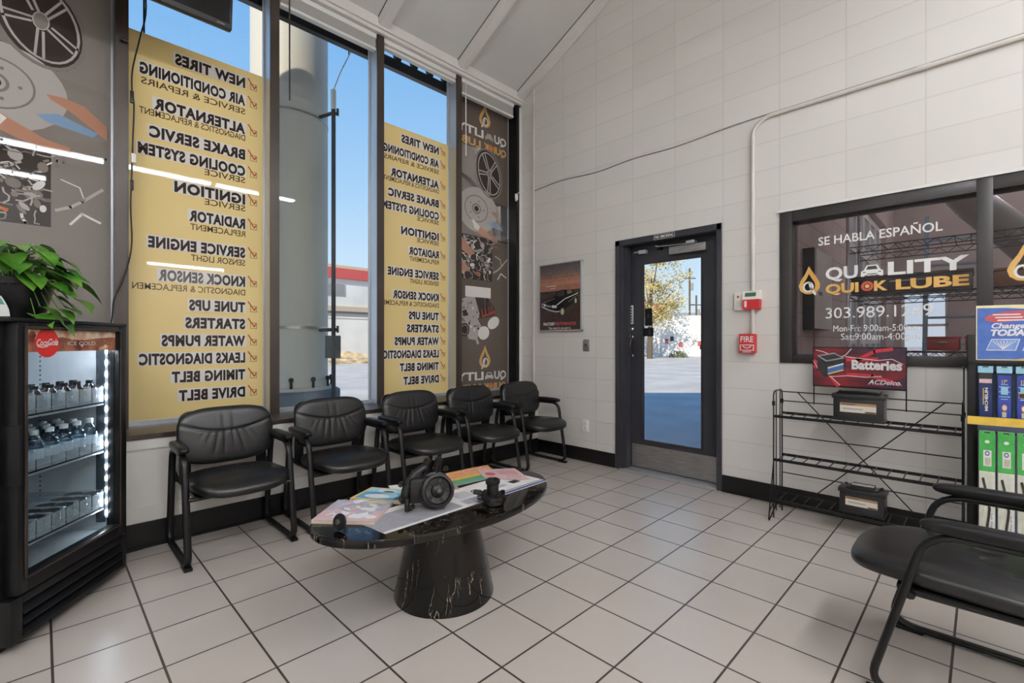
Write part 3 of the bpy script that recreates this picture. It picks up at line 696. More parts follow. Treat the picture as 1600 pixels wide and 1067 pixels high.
PK, LV, WH, GR, BL_, LB, YE, TEA, ORG, GRN, RED, DK, NAVY, TANC = (pm('print_pink', (212, 178, 178)), pm('print_lavender', (176, 172, 186)), pm('print_white', (226, 224, 222)), pm('print_grey', (150, 150, 154)),
    pm('print_blue', (76, 150, 186)), pm('print_light_blue', (150, 198, 216)), pm('print_yellow', (222, 186, 96)), pm('print_teal', (92, 158, 150)), pm('print_orange', (222, 158, 110)), pm('print_green', (96, 150, 92)), pm('print_red', (190, 86, 90)),
    pm('print_dark', (44, 42, 44)), pm('print_navy', (66, 76, 124)), pm('print_tan', (196, 186, 166)))
def art_pink(F):
    rnd = random.Random(5)
    F.rect(.02, .98, .02, .98, PK, 1); F.rect(.02, .98, .45, .98, LV, 2)
    for k in range(34): F.ell(.1+rnd.random()*.8, .1+rnd.random()*.8, .05+rnd.random()*.13, .03+rnd.random()*.09, rnd.choice((PK, LV, WH, WH, TANC)), 3+k*.1, rot=rnd.random()*3, n=14)
    F.ring(.42, .6, .16, .2, .02, GR, 8); F.ring(.75, .72, .12, .1, .015, GR, 8)
flat_item('magazine', 'worn pinkish magazine at the near end of the coffee table', 'magazine', [(-1.872, .752), (-1.680, .920), (-1.835, 1.095), (-2.03, .935)], TZ, .013, art_pink, M_paper, PK)
def art_shark(F):
    F.rect(0, 1, 0, 1, YE, 1); F.rect(.06, .94, .07, .95, BL_, 2); F.rect(.06, .94, .62, .95, LB, 3); F.ell(.45, .75, .2, .12, WH, 4); F.ell(.42, .3, .25, .16, WH, 4); F.ell(.5, .7, .12, .06, DK, 5)
    F.ell(.6, .4, .2, .2, LB, 3.5)
    G = Face(F.p(.9, .16, 0), F.V, -F.U, F.n, F.step); G.mb = F.mb; G.text('SHARKS', 0, 0, .085, DK, 6, w=.68, bold=.02)
flat_item('magazine', 'blue magazine with a yellow border beside the black pump', 'magazine', [(-2.02, .985), (-1.81, 1.115), (-1.885, 1.262), (-2.10, 1.135)], TZ+.0014, .009, art_shark, M_paper, YE)
def art_sheet(F):
    F.rect(.0, 1, .0, 1, WH, 1); F.rect(.0, .42, .07, .80, GR, 2)
    for k in range(16): F.rect(.01, .42, .1+k*.044, .112+k*.044, LV, 3)
    F.rect(.45, .62, .1, .35, LV, 2); F.ell(.62, .6, .03, .1, DK, 3); F.ell(.62, .6, .02, .06, WH, 4)
    F.rect(.5, 1, .02, .10, NAVY, 3); F.rect(.62, 1, .14, .17, NAVY, 3); F.rect(.84, .90, .4, .58, DK, 3); F.rect(.66, .8, .4, .55, LV, 3)
    for k in range(6): F.rect(.48, .58, .45+k*.06, .47+k*.06, GR, 3)
sheet = flat_item('price_sheet', 'long printed white and navy sheet lying flat under the pump', 'paper', [(-1.572, .905), (-1.585, 1.845), (-1.80, 1.83), (-1.80, .88)], TZ, .001, art_sheet, WH, WH)
def art_flyer(F):
    F.rect(0, 1, 0, 1, ORG, 1); F.rect(0, 1, .1, .42, GRN, 2); F.rect(0, 1, .36, .46, YE, 3); F.rect(0, 1, 0, .16, TEA, 3)
    rnd = random.Random(2)
    for k in range(24): F.ell(.1+rnd.random()*.8, .62+rnd.random()*.3, .03, .02, rnd.choice((RED, WH, TANC)), 4, n=8)
    F.ell(.72, .24, .05, .05, WH, 4)
flat_item('flyer', 'orange and green food flyer on the far side of the table', 'flyer', [(-1.842, 1.44), (-1.812, 1.72), (-2.045, 1.76), (-2.06, 1.55)], TZ+.0014, .0016, art_flyer, WH, ORG)
def art_pinkflyer(F):
    F.rect(0, 1, 0, 1, PK, 1); F.ell(.22, .52, .12, .16, RED, 2); F.ring(.72, .25, .16, .12, .02, RED, 2); F.rect(.3, .9, .6, .9, PK, 2)
    for k in range(4): F.rect(.45, .9, .5+k*.1, .53+k*.1, RED, 3)
flat_item('flyer', 'pale pink flyer at the far right end of the table', 'flyer', [(-1.818, 1.63), (-1.66, 1.79), (-1.865, 1.885), (-1.99, 1.71)], TZ+.0044, .0012, art_pinkflyer, WH, PK)
def art_glossy(F):
    F.rect(0, 1, 0, 1, GR, 1)
    for k, m_ in enumerate((DK, WH, ORG, DK, WH, RED)): F.poly([(k*.16, 0), (k*.16+.1, 0), (k*.16+.2, 1), (k*.16+.05, 1)], m_, 2+k*.1)
flat_item('magazine', 'glossy striped magazine just behind the black pump', 'magazine', [(-1.84, 1.27), (-1.79, 1.43), (-1.97, 1.50), (-2.02, 1.34)], TZ+.0014, .006, art_glossy, M_paper, GR)
flat_item('leaflet', 'small white leaflet between the blue magazine and the pump', 'paper', [(-1.86, 1.14), (-1.80, 1.24), (-2.03, 1.34), (-2.09, 1.22)], TZ+.0011, .0002, lambda F: F.rect(.1, .9, .1, .5, LV, 1), WH, WH)

M_cast = mottle(mat('cast_iron', (30, 29, 29), .42, metal=.5), (20, 19, 19), (44, 42, 41), 30, bump=.4)
M_castlight = mottle(mat('machined_metal', (84, 80, 74), .35, metal=.8), (66, 62, 58), (104, 100, 92), 30)
# large pump: bracket with a ribbed pulley
pu = thing('engine_pump', 'large black engine pump with a grooved pulley standing on the table', 'engine part', (-1.69, 1.175, TZ+.0075), math.radians(70))
PR = Matrix.Translation((.035, -.035, .074)) @ Matrix.Rotation(PI/2-.25, 4, 'X')
mb = MB(); mb.lathe([(.0, -.02), (.062, -.02), (.07, -.014), (.07, -.008), (.066, -.004), (.07, 0), (.066, .004), (.07, .008), (.07, .014), (.058, .016), (.052, .006), (.03, .004), (.026, .016), (.016, .018), (.012, .008), (.0, .008)], M_cast, 40, M=PR, cap=False); mb.build('pulley', pu)
mb = MB(); mb.lathe([(.026, .0), (.028, .012), (.02, .02), (.010, .022)], M_cast, 24, M=PR); mb.lathe([(.010, .02), (.009, .026), (.0, .026)], M_castlight, 12, M=PR, cap=False); mb.build('hub', pu)
for k in range(5):
    mb = MB(); an = k*2*PI/5; mb.lathe([(.0, .0068), (.0085, .0068)], M_blackgloss, 14, c=(.041*math.cos(an), .041*math.sin(an), 0), M=PR, cap=False); mb.build('pulley_hole', pu, 0)
mb = MB(); mb.lathe([(.072, -.07), (.078, -.05), (.078, -.028), (.06, -.022)], M_cast, 28, M=PR)
mb.box(-.08, .055, -.02, .05, .02, .13, M_cast, .02); mb.box(-.10, -.06, .0, .05, .10, .135, M_cast, .012, Matrix.Rotation(.3, 4, 'Y'))
mb.tube([(-.1, .01, .03), (-.085, .015, .09), (-.05, .02, .14), (.0, .025, .165)], .02, M_cast, 10)
mb.tube([(.06, .02, .05), (.065, .03, .1), (.045, .03, .16)], .017, M_cast, 10)
mb.tube([(-.09, -.02, .0), (-.09, -.01, .05)], .012, M_cast, 10); mb.tube([(.0, .05, .0), (.0, .045, .05)], .014, M_cast, 10)
mb.build('housing', pu)
for x in (.005, .055):
    mb = MB(); mb.tube([(x-.012, .025, .12), (x-.002, .022, .18), (x+.004, .018, .195)], .0165, M_cast, 14); mb.tube([(x+.004, .018, .193), (x+.005, .017, .202)], .010, M_blackgloss, 12); mb.build('port', pu)
for p in ((-.105, -.01, .055), (-.105, .01, .11), (.09, .02, .15), (-.07, -.03, .02)):
    mb = MB(); mb.tube([p, (p[0]-.012, p[1]-.016, p[2])], .012, M_cast, 6); mb.tube([(p[0]-.01, p[1]-.014, p[2]), (p[0]-.016, p[1]-.022, p[2])], .007, M_castlight, 8); mb.build('bolt', pu)
# small pump
p2 = thing('water_pump', 'small black water pump with a round hub near the right of the table', 'engine part', (-1.525, 1.405, TZ+.002), math.radians(20))
mb = MB(); mb.lathe([(.03, 0), (.04, .004), (.045, .02), (.036, .028)], M_castlight, 24); mb.build('impeller_ring', p2, label='light machined metal ring')
mb = MB(); mb.lathe([(.05, .026), (.054, .03), (.054, .04), (.03, .046)], M_cast, 24)
for a in (0, 1.3, 2.6, 3.9, 5.2): mb.tube([(.04*math.cos(a), .04*math.sin(a), .034), (.068*math.cos(a), .068*math.sin(a), .037)], .012, M_cast, 8)
mb.tube([(-.05, 0, .04), (-.09, -.01, .045)], .011, M_cast, 8); mb.build('flange', p2)
mb = MB(); mb.lathe([(.027, .04), (.026, .088), (.03, .09), (.032, .094), (.032, .108), (.027, .112), (.02, .112), (.018, .106), (.006, .106)], M_cast, 28); mb.build('hub', p2)
for a in (.6, 2.2, 4.4):
    mb = MB(); mb.lathe([(.008, .04), (.008, .058), (.005, .06)], M_cast, 8, c=(.047*math.cos(a), .047*math.sin(a), 0)); mb.build('bolt', p2)
# small cap leaning at the near end
cp = thing('filler_cap', 'small round black cap on edge at the near end of the table', 'engine part', (-1.728, .808, TZ+.031), .4)
R = Matrix.Rotation(PI/2-.25, 4, 'X')
mb = MB(); mb.lathe([(.0, 0), (.02, 0), (.029, .004), (.031, .009), (.029, .012), (.012, .013), (.011, .006), (0, .006)], M_blackplastic, 28, M=R, cap=False); mb.build('rim', cp)
mb = MB(); mb.lathe([(.011, .008), (.010, .022), (.004, .024)], M_castlight, 16, M=R); mb.build('stem', cp)

# ------------------------------------------------------------------ drinks cooler
CO = thing('drinks_cooler', 'black glass door drinks cooler at the left edge', 'cooler', ((-2.51-3.02)/2, (-.078+.302)/2, 0), math.atan2(.380, -.51))
CW, CD, CH = .318, .50, 1.243
M_coolin = mottle(mat('cooler_liner', (214, 218, 222), .4), (208, 212, 216), (220, 224, 228), 3)
mb = MB()
mb.box(-CW, -CW+.045, .045, CD, .03, CH-.012, M_blackplastic, .004); mb.box(CW-.045, CW, .045, CD, .03, CH-.012, M_blackplastic, .004)
mb.box(-CW+.045, CW-.045, CD-.04, CD, .03, CH-.012, M_blackplastic); mb.box(-CW+.045, CW-.045, .045, CD-.04, 1.2, CH-.012, M_blackplastic)
mb.box(-CW+.045, CW-.045, .045, CD-.04, .03, .235, M_blackplastic); mb.box(-CW-.002, CW+.002, -.002, CD, CH-.016, CH, M_blackplastic, .005)
mb.box(-CW+.02, CW-.02, .06, CD-.02, .0, .03, M_blackmetal)
mb.build('cabinet', CO)
mb = MB()
mb.box(-CW+.045, -CW+.05, .06, CD-.04, .235, 1.2, M_coolin); mb.box(CW-.05, CW-.045, .06, CD-.04, .235, 1.2, M_coolin); mb.box(-CW+.05, CW-.05, CD-.05, CD-.04, .235, 1.2, M_coolin)
mb.box(-CW+.05, CW-.05, .06, CD-.05, .235, .242, M_coolin); mb.box(-CW+.05, CW-.05, .06, CD-.05, 1.19, 1.2, M_coolin)
for z in [.33+.022*k for k in range(36)]: mb.box(CW-.0515, CW-.05, CD-.16, CD-.155, z, z+.008, M_darkframe)
mb.build('liner', CO, 0, label='pale inner lining')
dd = MB(); GX0, GX1 = -.243, .262
dd.box(-CW+.028, GX0, 0, .045, .206, 1.226, M_blackplastic, .004); dd.box(GX1, CW, 0, .045, .206, 1.226, M_blackplastic, .004)
dd.box(GX0, GX1, 0, .045, .206, .268, M_blackplastic, .003); dd.box(GX0, GX1, 0, .045, 1.2, 1.226, M_blackplastic, .003)
door = dd.build('door', CO)
mb = MB()
for x0, x1, z0, z1 in ((GX0-.018, GX0-.008, .256, 1.212), (GX1+.006, GX1+.014, .256, 1.212), (GX0-.018, GX1+.014, 1.203, 1.212), (GX0-.018, GX1+.014, .256, .263)): mb.box(x0, x1, -.004, .0, z0, z1, M_bronze, .001)
mb.build('door_trim', door, 0, label='lighter thin trim line')
mb = MB(); mb.box(GX0, GX1, .018, .024, .268, 1.2, M_coolglass); mb.build('glass', door, 0)
mb = MB(); mb.box(-CW+.022, -CW+.036, -.012, .05, .62, .84, M_blackplastic, .004); mb.build('handle', door)
M_redp = mat('red_print', (214, 44, 40), .4); M_cola = mottle(mat('cola_print', (150, 46, 30), .4), (96, 26, 20), (220, 150, 110), 14, 6, lo=.3, hi=.75); M_ice = mottle(mat('ice_print', (226, 196, 158), .4), (200, 120, 80), (238, 222, 196), 22, 5)
F = Face((0, .017, 0), (1, 0, 0), (0, 0, 1), (0, -1, 0))
F.rect(GX0, GX1, 1.113, 1.2, M_cola, 1)
F.poly([(GX0, 1.2), (GX0, 1.168), (GX0+.08, 1.16), (-.06, 1.172), (.05, 1.158), (.15, 1.17), (GX1, 1.175), (GX1, 1.2)], M_ice, 2)
rnd = random.Random(8)
for k in range(26): F.ell(GX0+.02+rnd.random()*.46, 1.12+rnd.random()*.06, .008+rnd.random()*.014, .008+rnd.random()*.01, rnd.choice((M_ice, M_cola, M_cola)), 3+k*.05, n=7)
F.ell(-.138, 1.148, .058, .058, M_redp, 6, n=40)
F.rect(GX0, GX1, 1.2, 1.203, M_blackplastic, 7)
F.text('Coca', -.19, 1.137, .027, M_offwhite, 8, w=.052, bold=.02, shear=.35); F.text('Cola', -.136, 1.139, .027, M_offwhite, 8, w=.05, bold=.02, shear=.35); F.stroke([(-.185, 1.135), (-.165, 1.131), (-.14, 1.134), (-.12, 1.150)], .004, M_offwhite, 8)
F.text('ICE COLD', -.035, 1.138, .017, M_offwhite, 8, w=.16)
F.build('header_print', door, label='red and brown header strip')
F = Face((0, .0175, 0), (1, 0, 0), (0, 0, 1), (0, -1, 0)); F.rect(GX0+.002, GX0+.02, .285, .335, LB, 1); F.build('sticker', door)
gr = MB()
gr.box(-CW+.0, -CW+.05, .0, .045, .035, .2, M_blackplastic, .003); gr.box(CW-.03, CW, .0, .045, .035, .2, M_blackplastic, .003)
gr.box(-CW+.05, CW-.03, .0, .045, .17, .2, M_blackplastic, .002); gr.box(-CW+.05, CW-.03, .0, .045, .035, .05, M_blackplastic, .002); gr.box(-CW+.05, CW-.03, .035, .045, .05, .17, M_blackgloss)
grille = gr.build('grille', CO)
for k in range(3):
    mb = MB(); z = .066+k*.04
    mb.add([(x, y, zz) for x in (-CW+.05, CW-.03) for y, zz in ((-.004, z-.012), (.034, z+.02), (.034, z+.016), (-.004, z-.017))], [(0, 1, 5, 4), (1, 2, 6, 5), (2, 3, 7, 6), (3, 0, 4, 7), (0, 3, 2, 1), (4, 5, 6, 7)], M_blackplastic); mb.build('slat', grille, 0)
SH = [.868, .638, .362]
for z in SH:
    mb = MB(); mb.box(GX0-.02, CW-.055, .075, CD-.06, z-.014, z-.006, M_blackmetal); mb.box(GX0-.02, CW-.055, .068, .078, z-.012, z+.012, M_blackmetal); mb.box(GX0-.02, CW-.055, .066, .080, z-.02, z-.012, M_alu)
    sh = mb.build('shelf', CO, 0)
    mb = MB()
    for k in range(7): x = -.198+k*.0765; mb.box(x-.0015, x+.0015, .072, CD-.08, z-.006, z+.075, M_clear)
    mb.build('divider', sh, 0, label='clear divider walls')
    mb = MB()
    for k in range(6): x = -.198+k*.0765; mb.box(x+.003, x+.0735, .066, .0675, z-.004, z+.068, M_clear)
    mb.build('bin_front', sh, 0, label='clear bin fronts')
M_led = mat('led_strip', (255, 255, 255), .5, emit=(238, 244, 255), est=240)
mb = MB(); mb.box(CW-.054, CW-.05, .050, .062, .30, 1.12, M_alu)
for k in range(15): mb.box(CW-.058, CW-.054, .053, .059, .315+k*.056, .333+k*.056, M_led)
mb.build('light_strip', CO, 0, label='added white light strip under the header')
mb = MB(); mb.box(-CW+.08, CW-.08, .05, .064, 1.124, 1.13, M_alu)  # extra lights added to brighten the inside of the cooler
for k in range(8): mb.box(-.22+k*.06, -.20+k*.06, .054, .06, 1.12, 1.124, M_led); mb.build('top_fill_light', CO, 0, label='added white light strip under the header')
M_blackin = mat('lamp_rail', (60, 66, 72), .3); mb = MB(); mb.box(CW-.056, CW-.05, .062, .10, .28, 1.14, M_blackin); mb.build('lamp_rail', CO, 0)
# bottles: things standing in the cooler
M_water = glassmat('bottle_plastic', (214, 224, 230), 1.8, .05); M_colaliq = mat('dark_bottle', (20, 15, 14), .15, coat=.6); M_cap = mat('white_cap', (232, 234, 236), .4); M_btlabel = mat('bottle_label', (190, 204, 216), .4)
def bottle_geo(kind):
    b = MB()
    if kind == 'water':
        b.lathe([(.026, 0), (.03, .004), (.029, .03), (.03, .05), (.029, .07), (.03, .09), (.028, .105), (.016, .128), (.012, .136), (.012, .142)], M_water, 20)
    elif kind == 'cola': b.lathe([(.026, 0), (.03, .004), (.03, .05), (.029, .07), (.02, .085), (.013, .095)], M_colaliq, 20)
    else: b.lathe([(.033, 0), (.036, .004), (.037, .06), (.034, .066), (.012, .067)], M_colaliq, 24)
    return b
ORD = ['leftmost', 'second', 'third', 'fourth', 'fifth', 'rightmost']
cm = Matrix.LocRotScale(CO.location, CO.rotation_euler.to_quaternion(), None)
def stock(kind, nm, z, rows, lab, grp, capm):
    src = None
    for r in range(rows):
        for k in range(6):
            x = -.158+k*.0765; y = .104+r*.07
            p = cm @ Vector((x, y, z-.006))
            if src is None:
                src = thing(nm, '', 'bottle' if kind != 'jar' else 'jar', p, 0, grp); bottle_geo(kind).build('body', src, 50)
                q = MB()
                if kind == 'water': q.lathe([(.0145, .138), (.0145, .156), (.012, .158)], capm, 16); q.build('cap', src, label='white cap'); q = MB(); q.lathe([(.0304, .04), (.0304, .082)], M_btlabel, 20, cap=False); q.build('paper_label', src)
                elif kind == 'cola': q.lathe([(.014, .094), (.014, .108), (.012, .11)], capm, 16); q.build('cap', src)
                else: q.lathe([(.035, .066), (.036, .07), (.033, .076)], capm, 24); q.build('lid', src)
                c = src
            else: c = copy_tree(src); c.location = p
            c['label'] = '%s %s' % (ORD[k], lab % (['front', 'second', 'third'][r]))
stock('water', 'water_bottle', SH[1], 3, 'clear water bottle, %s row of the cooler middle shelf', 'water bottles in the cooler', M_cap)
stock('cola', 'soda_bottle', SH[0], 2, 'dark short bottle, %s row of the cooler top shelf', 'dark bottles in the cooler', M_blackplastic)
stock('jar', 'drink_tub', SH[2], 2, 'dark round tub, %s row of the cooler bottom shelf', 'dark tubs in the cooler', M_blackgloss)

# ------------------------------------------------------------------ potted plant on the cooler
M_leaf = mottle(mat('pothos_leaf', (66, 122, 34), .35), (40, 92, 24), (104, 158, 52), 9, 3); M_stem = mat('pothos_stem', (84, 120, 50), .5); M_soil = mat('soil', (52, 40, 30), .9)
pp = cm @ Vector((-.04, .21, CH))
PL = thing('potted_plant', 'leafy green trailing plant in a black pot on top of the drinks cooler', 'plant', pp, 0)
mb = MB(); mb.lathe([(.0, .004), (.088, .0), (.092, .006), (.122, .14), (.132, .142), (.134, .168), (.126, .17), (.118, .15), (.0, .148)], M_blackplastic, 40, cap=False); mb.build('pot', PL)
mb = MB(); mb.lathe([(.119, .150), (.06, .156), (.0, .158)], M_soil, 24, cap=False); mb.build('soil', PL)
def leaf(mb, base, d, up, ln, wd, droop):
    d = Vector(d).normalized(); up = Vector(up); s_ = d.cross(up).normalized(); n_ = s_.cross(d).normalized()
    prof = [(0, .05), (-.05, .34), (.04, .62), (.2, .88), (.38, .96), (.58, .78), (.78, .44), (.92, .16), (1, .0)]
    ctr = []; le = []; ri = []
    for t_, ww in prof:
        z = -droop*ln*max(0, t_)**2; c = Vector(base)+d*ln*max(t_, 0)+n_*z
        ctr.append(c); k = ww*wd/2; e = n_*(.28*k)+d*(ln*min(t_, 0)); le.append(c+s_*k+e); ri.append(c-s_*k+e)
    n = len(prof); o = ctr+le+ri; fs = []
    for i in range(n-1): fs += [(i, i+1, n+i+1, n+i), (i+1, i, 2*n+i, 2*n+i+1)]
    mb.add(o, fs, M_leaf)
rnd = random.Random(21); lf = MB(); stm = MB()
camdir = (Vector((0, 0, 1.3))-Vector(pp)).normalized()
right = Vector((.707, .707, 0)); toward = Vector((.78, -.1, 0))
specs = []
for k in range(46):
    a = rnd.random()*2*PI; r = .05+rnd.random()*.15; z = .17+rnd.random()*.17-(.28*(r-.08))
    specs.append((Vector((math.cos(a)*r, math.sin(a)*r, z)), Vector((math.cos(a), math.sin(a), rnd.uniform(-.45, .25))), .085+rnd.random()*.05))
# trailing shoots towards the windows on the right
for x, z in ((.16, .24), (.2, .21), (.235, .18), (.26, .15), (.3, .115), (.335, .085), (.2, .14), (.24, .09), (.2, .05), (.265, .045), (.18, .02), (.23, .015), (.3, .05), (.14, .28), (.1, .31), (.28, .19)):
    yv = rnd.uniform(-.03, .05); specs.append((right*x*.74+Vector((.02, -.02, 0))+Vector((-.707, .707, 0))*yv+Vector((0, 0, z)), right+Vector((rnd.uniform(-.3, .3), rnd.uniform(-.3, .3), rnd.uniform(-.5, .1))), .08+rnd.random()*.04))
for x, z in ((-.05, .17), (.06, .19), (.03, .22), (-.1, .2), (.09, .18), (-.02, .25)):
    specs.append((right*x+toward*.135+Vector((0, 0, z)), right*rnd.uniform(-.2, .9)+toward*.4+Vector((0, 0, rnd.uniform(-.55, -.1))), .08+rnd.random()*.03))
for b_, d_, ln in specs:
    root = Vector((b_.x*.25, b_.y*.25, .155)); mid = (root+b_)/2+Vector((0, 0, .05)); stm.tube([root, mid, b_], .0022, M_stem, 5)
    up = Vector((rnd.uniform(-.3, .3), rnd.uniform(-.3, .3), 1)); leaf(lf, b_, d_, up, ln, ln*.72, rnd.uniform(.15, .6))
lf.build('foliage', PL, 80); stm.build('stems', PL, 80)
tg = MB(); pts = []
for k in range(9):
    f = k/8; x = -.13+.06*f*f*-1+.09*f; pts.append((f, x))
TGo = right*-.03+toward*.150
def tagpt(f, s): return TGo+right*(-.05+.075*math.sin(f*1.5))+right*s*.021+toward*(.02*f)+Vector((0, 0, .135-.125*f))
vs = [tagpt(k/8, s)+toward*dz for dz in (0, .0012) for k in range(9) for s in (-1, 1)]
fs = [(2*k, 2*k+1, 2*k+3, 2*k+2) for k in range(8)]+[(18+2*k+2, 18+2*k+3, 18+2*k+1, 18+2*k) for k in range(8)]
tg.add(vs, fs, M_offwhite)
for f0, f1, m_ in ((.12, .3, TEA), (.42, .62, TEA)): tg.add([tagpt(f, s)+toward*.0016 for f in (f0, (f0+f1)/2, f1) for s in (-.6, .6)], [(4, 5, 3, 2), (2, 3, 1, 0)], m_)
tg.build('care_tag', PL, 0, label='white care tag with green leaf prints')

# ------------------------------------------------------------------ things on the walls and frames
tv = thing('hanging_tv', 'black flat screen hung high in front of the windows, cut by the top edge', 'screen', (-3.2, .36, 3.02), 0)
mb = MB(); R = Matrix.Rotation(.12, 4, 'Y'); mb.box(-.03, .02, -.5, .45, 0, .56, M_blackplastic, .008, R); mb.build('casing', tv)
mb = MB(); mb.box(.02, .0215, -.485, .435, .03, .545, M_blackgloss, 0, R); mb.build('screen', tv, 0)
F = Face((.0215, 0, 0), (0, 1, 0), (0, 0, 1), (1, 0, 0)); F.rect(.37, .41, .012, .018, GR, 1); F.build('badge', tv)
mb = MB(); mb.tube([(-.06, 0, .35), (-.06, 0, zc(-3.26)-3.02)], .02, M_blackmetal, 12); mb.box(-.08, -.02, -.1, .1, .2, .42, M_blackmetal, .005); mb.build('ceiling_mount', tv)
def wire(name, label, pts, r, mt, cat='cable', extras=(), smooth=True):
    t = thing(name, label, cat, pts[0], 0); o = Vector(pts[0]); P_ = [Vector(p)-o for p in pts]
    if smooth:
        Q = []
        for i in range(len(P_)-1):
            a = P_[max(0, i-1)]; b = P_[i]; c = P_[i+1]; d = P_[min(len(P_)-1, i+2)]
            for k in range(5):
                u = k/5; Q.append(.5*((2*b)+(-a+c)*u+(2*a-5*b+4*c-d)*u*u+(-a+3*b-3*c+d)*u**3))
        Q.append(P_[-1]); P_ = Q
    mb = MB(); mb.tube(P_, r, mt, 7); mb.build('cord', t, 80)
    for nm, p, sz, m_ in extras:
        q = MB(); p = Vector(p)-o; q.box(p.x-sz[0], p.x+sz[0], p.y-sz[1], p.y+sz[1], p.z-sz[2], p.z+sz[2], m_, .003); q.build(nm, t)
    return t
wire('power_cable', 'thin black cable hanging down the first dark window post', [(-3.45, .41, 3.5), (-3.54, .445, 3.16), (-3.555, .42, 2.98), (-3.56, .385, 2.78), (-3.56, .38, 2.66), (-3.56, .39, 2.55), (-3.56, .385, 2.35), (-3.56, .38, 2.15), (-3.56, .375, 1.95), (-3.56, .38, 1.75), (-3.56, .365, 1.62), (-3.56, .335, 1.50), (-3.56, .30, 1.40), (-3.5, .285, 1.28), (-3.45, .25, 1.05)], .0042, M_blackplastic,
     extras=(('connector', (-3.557, .38, 2.60), (.008, .009, .035), M_blackplastic), ('adapter', (-3.557, .388, 2.24), (.008, .011, .028), M_whiteplastic), ('connector', (-3.557, .38, 2.08), (.008, .008, .03), M_blackplastic), ('clip', (-3.575, .345, 2.93), (.012, .018, .008), M_blackplastic)))
wire('floor_cable', 'thin black cord lying along the baseboard beside the cooler', [(-3.30, -.2, .008), (-3.29, .1, .008), (-3.285, .3, .008), (-3.30, .42, .008)], .004, M_blackplastic)
cam_ = thing('wall_sensor', 'small round white sensor with dark eye on the corner window post', 'sensor', (-3.575, 3.64, 2.72), 0)
R = Matrix.Rotation(-PI/4, 4, 'Z') @ Matrix.Rotation(PI/2, 4, 'X')
mb = MB(); mb.lathe([(.0, -.02), (.02, -.02), (.04, -.005), (.042, .005), (.036, .014), (.016, .016)], M_whiteplastic, 28, M=R, cap=False); mb.build('housing', cam_)
mb = MB(); mb.lathe([(.016, .012), (.014, .018), (.0, .019)], M_blackgloss, 20, M=R, cap=False); mb.build('lens', cam_)
mb = MB(); mb.tube([(0, .01, .03), (.01, .03, .06), (.03, .06, .075), (.05, .083, .08)], .004, M_whiteplastic, 6); mb.build('cord', cam_)

ps = thing('wall_poster', 'framed dark poster of a black classic car on the white block wall', 'poster', (-3.022, B, 1.61), 0)
mb = MB(); 
for q in ((-.276, -.266, -.345, .345), (.256, .276, -.345, .345), (-.276, .276, -.345, -.333), (-.276, .276, .335, .345)): mb.box(q[0], q[1], -.028, 0, q[2], q[3], M_alu, .002)
mb.build('frame', ps)
M_pbg = mottle(mat('poster_dark', (66, 54, 52), .25), (56, 46, 46), (78, 62, 58), 3)
mb = MB(); mb.box(-.266, .256, -.024, -.002, -.333, .335, M_pbg); mb.build('backing', ps, 0)
F = Face((0, -.0241, 0), (1, 0, 0), (0, 0, 1), (0, -1, 0))
for k, c in enumerate(((84, 76, 78), (92, 82, 82), (106, 88, 84), (128, 98, 88), (158, 112, 92), (172, 120, 96), (150, 104, 84))): F.rect(-.266, .256, .28-k*.036, .335-k*.036, pm('sky_band_%d' % k, c), 1+k*.1)
F.rect(-.266, .256, -.333, .05, pm('poster_road', (58, 44, 40)), 2)
CAR = pm('poster_car', (22, 21, 23), .2); 
def pc(x, y): yt = 170-70*(x-97)/400; yb = 790-15*(x-97)/400; return (-.266+(x-97)*.001305, .335-(y-yt)/(yb-yt)*.668)
F.poly([pc(*q) for q in ((115, 545), (120, 520), (165, 500), (250, 455), (275, 405), (310, 392), (370, 385), (430, 390), (445, 412), (478, 415), (465, 500), (430, 520), (350, 575), (300, 612), (265, 610), (200, 596), (130, 575))], CAR, 3)
F.poly([pc(*q) for q in ((262, 450), (280, 410), (312, 398), (345, 394), (350, 440), (300, 458))], DK, 4); F.poly([pc(*q) for q in ((370, 392), (415, 392), (425, 415), (375, 430))], pm('car_glass', (120, 104, 96)), 4)
F.stroke([pc(*q) for q in ((272, 540), (350, 478), (474, 418))], .008, WH, 5); F.stroke([pc(*q) for q in ((385, 505), (430, 470), (470, 440))], .004, GR, 5)
F.stroke([pc(*q) for q in ((118, 560), (190, 592), (265, 606), (300, 600))], .012, LV, 5); F.stroke([pc(*q) for q in ((120, 535), (180, 552), (270, 560))], .014, GR, 5); F.stroke([pc(*q) for q in ((135, 520), (250, 478))], .004, GR, 5)
for q, rr in (((150, 545), .012), ((235, 556), .014), ((258, 556), .014)): F.ell(*pc(*q), rr, rr*1.1, WH, 6, n=14)
F.ell(*pc(325, 600), .034, .046, DK, 4); F.ell(*pc(327, 603), .022, .032, TANC, 5); F.ell(*pc(455, 492), .012, .024, TANC, 5)
F.text('FACTORY', -.215, -.285, .03, WH, 6, w=.155, bold=.04); F.text('MOTORPARTS', -.055, -.285, .03, RED, 6, w=.26, bold=.04); F.text('You want it, you got it.', -.15, -.325, .026, WH, 6, w=.29, bold=.01)
F.rect(-.18, -.05, .112, .118, WH, 6); F.rect(-.12, -.06, .088, .094, WH, 6)
F.build('print', ps)
sw = thing('light_switch', 'metal light switch plate right below the car poster', 'switch', (-2.713, B, 1.122), 0)
mb = MB(); mb.box(-.035, .035, -.006, 0, -.058, .058, M_steel, .003); mb.build('plate', sw); mb = MB(); mb.box(-.006, .006, -.016, -.006, -.012, .014, M_bronze, .002); mb.build('toggle', sw)
ou = thing('wall_outlet', 'white wall outlet low on the block wall near the corner chair', 'outlet', (-2.722, B, .344), 0)
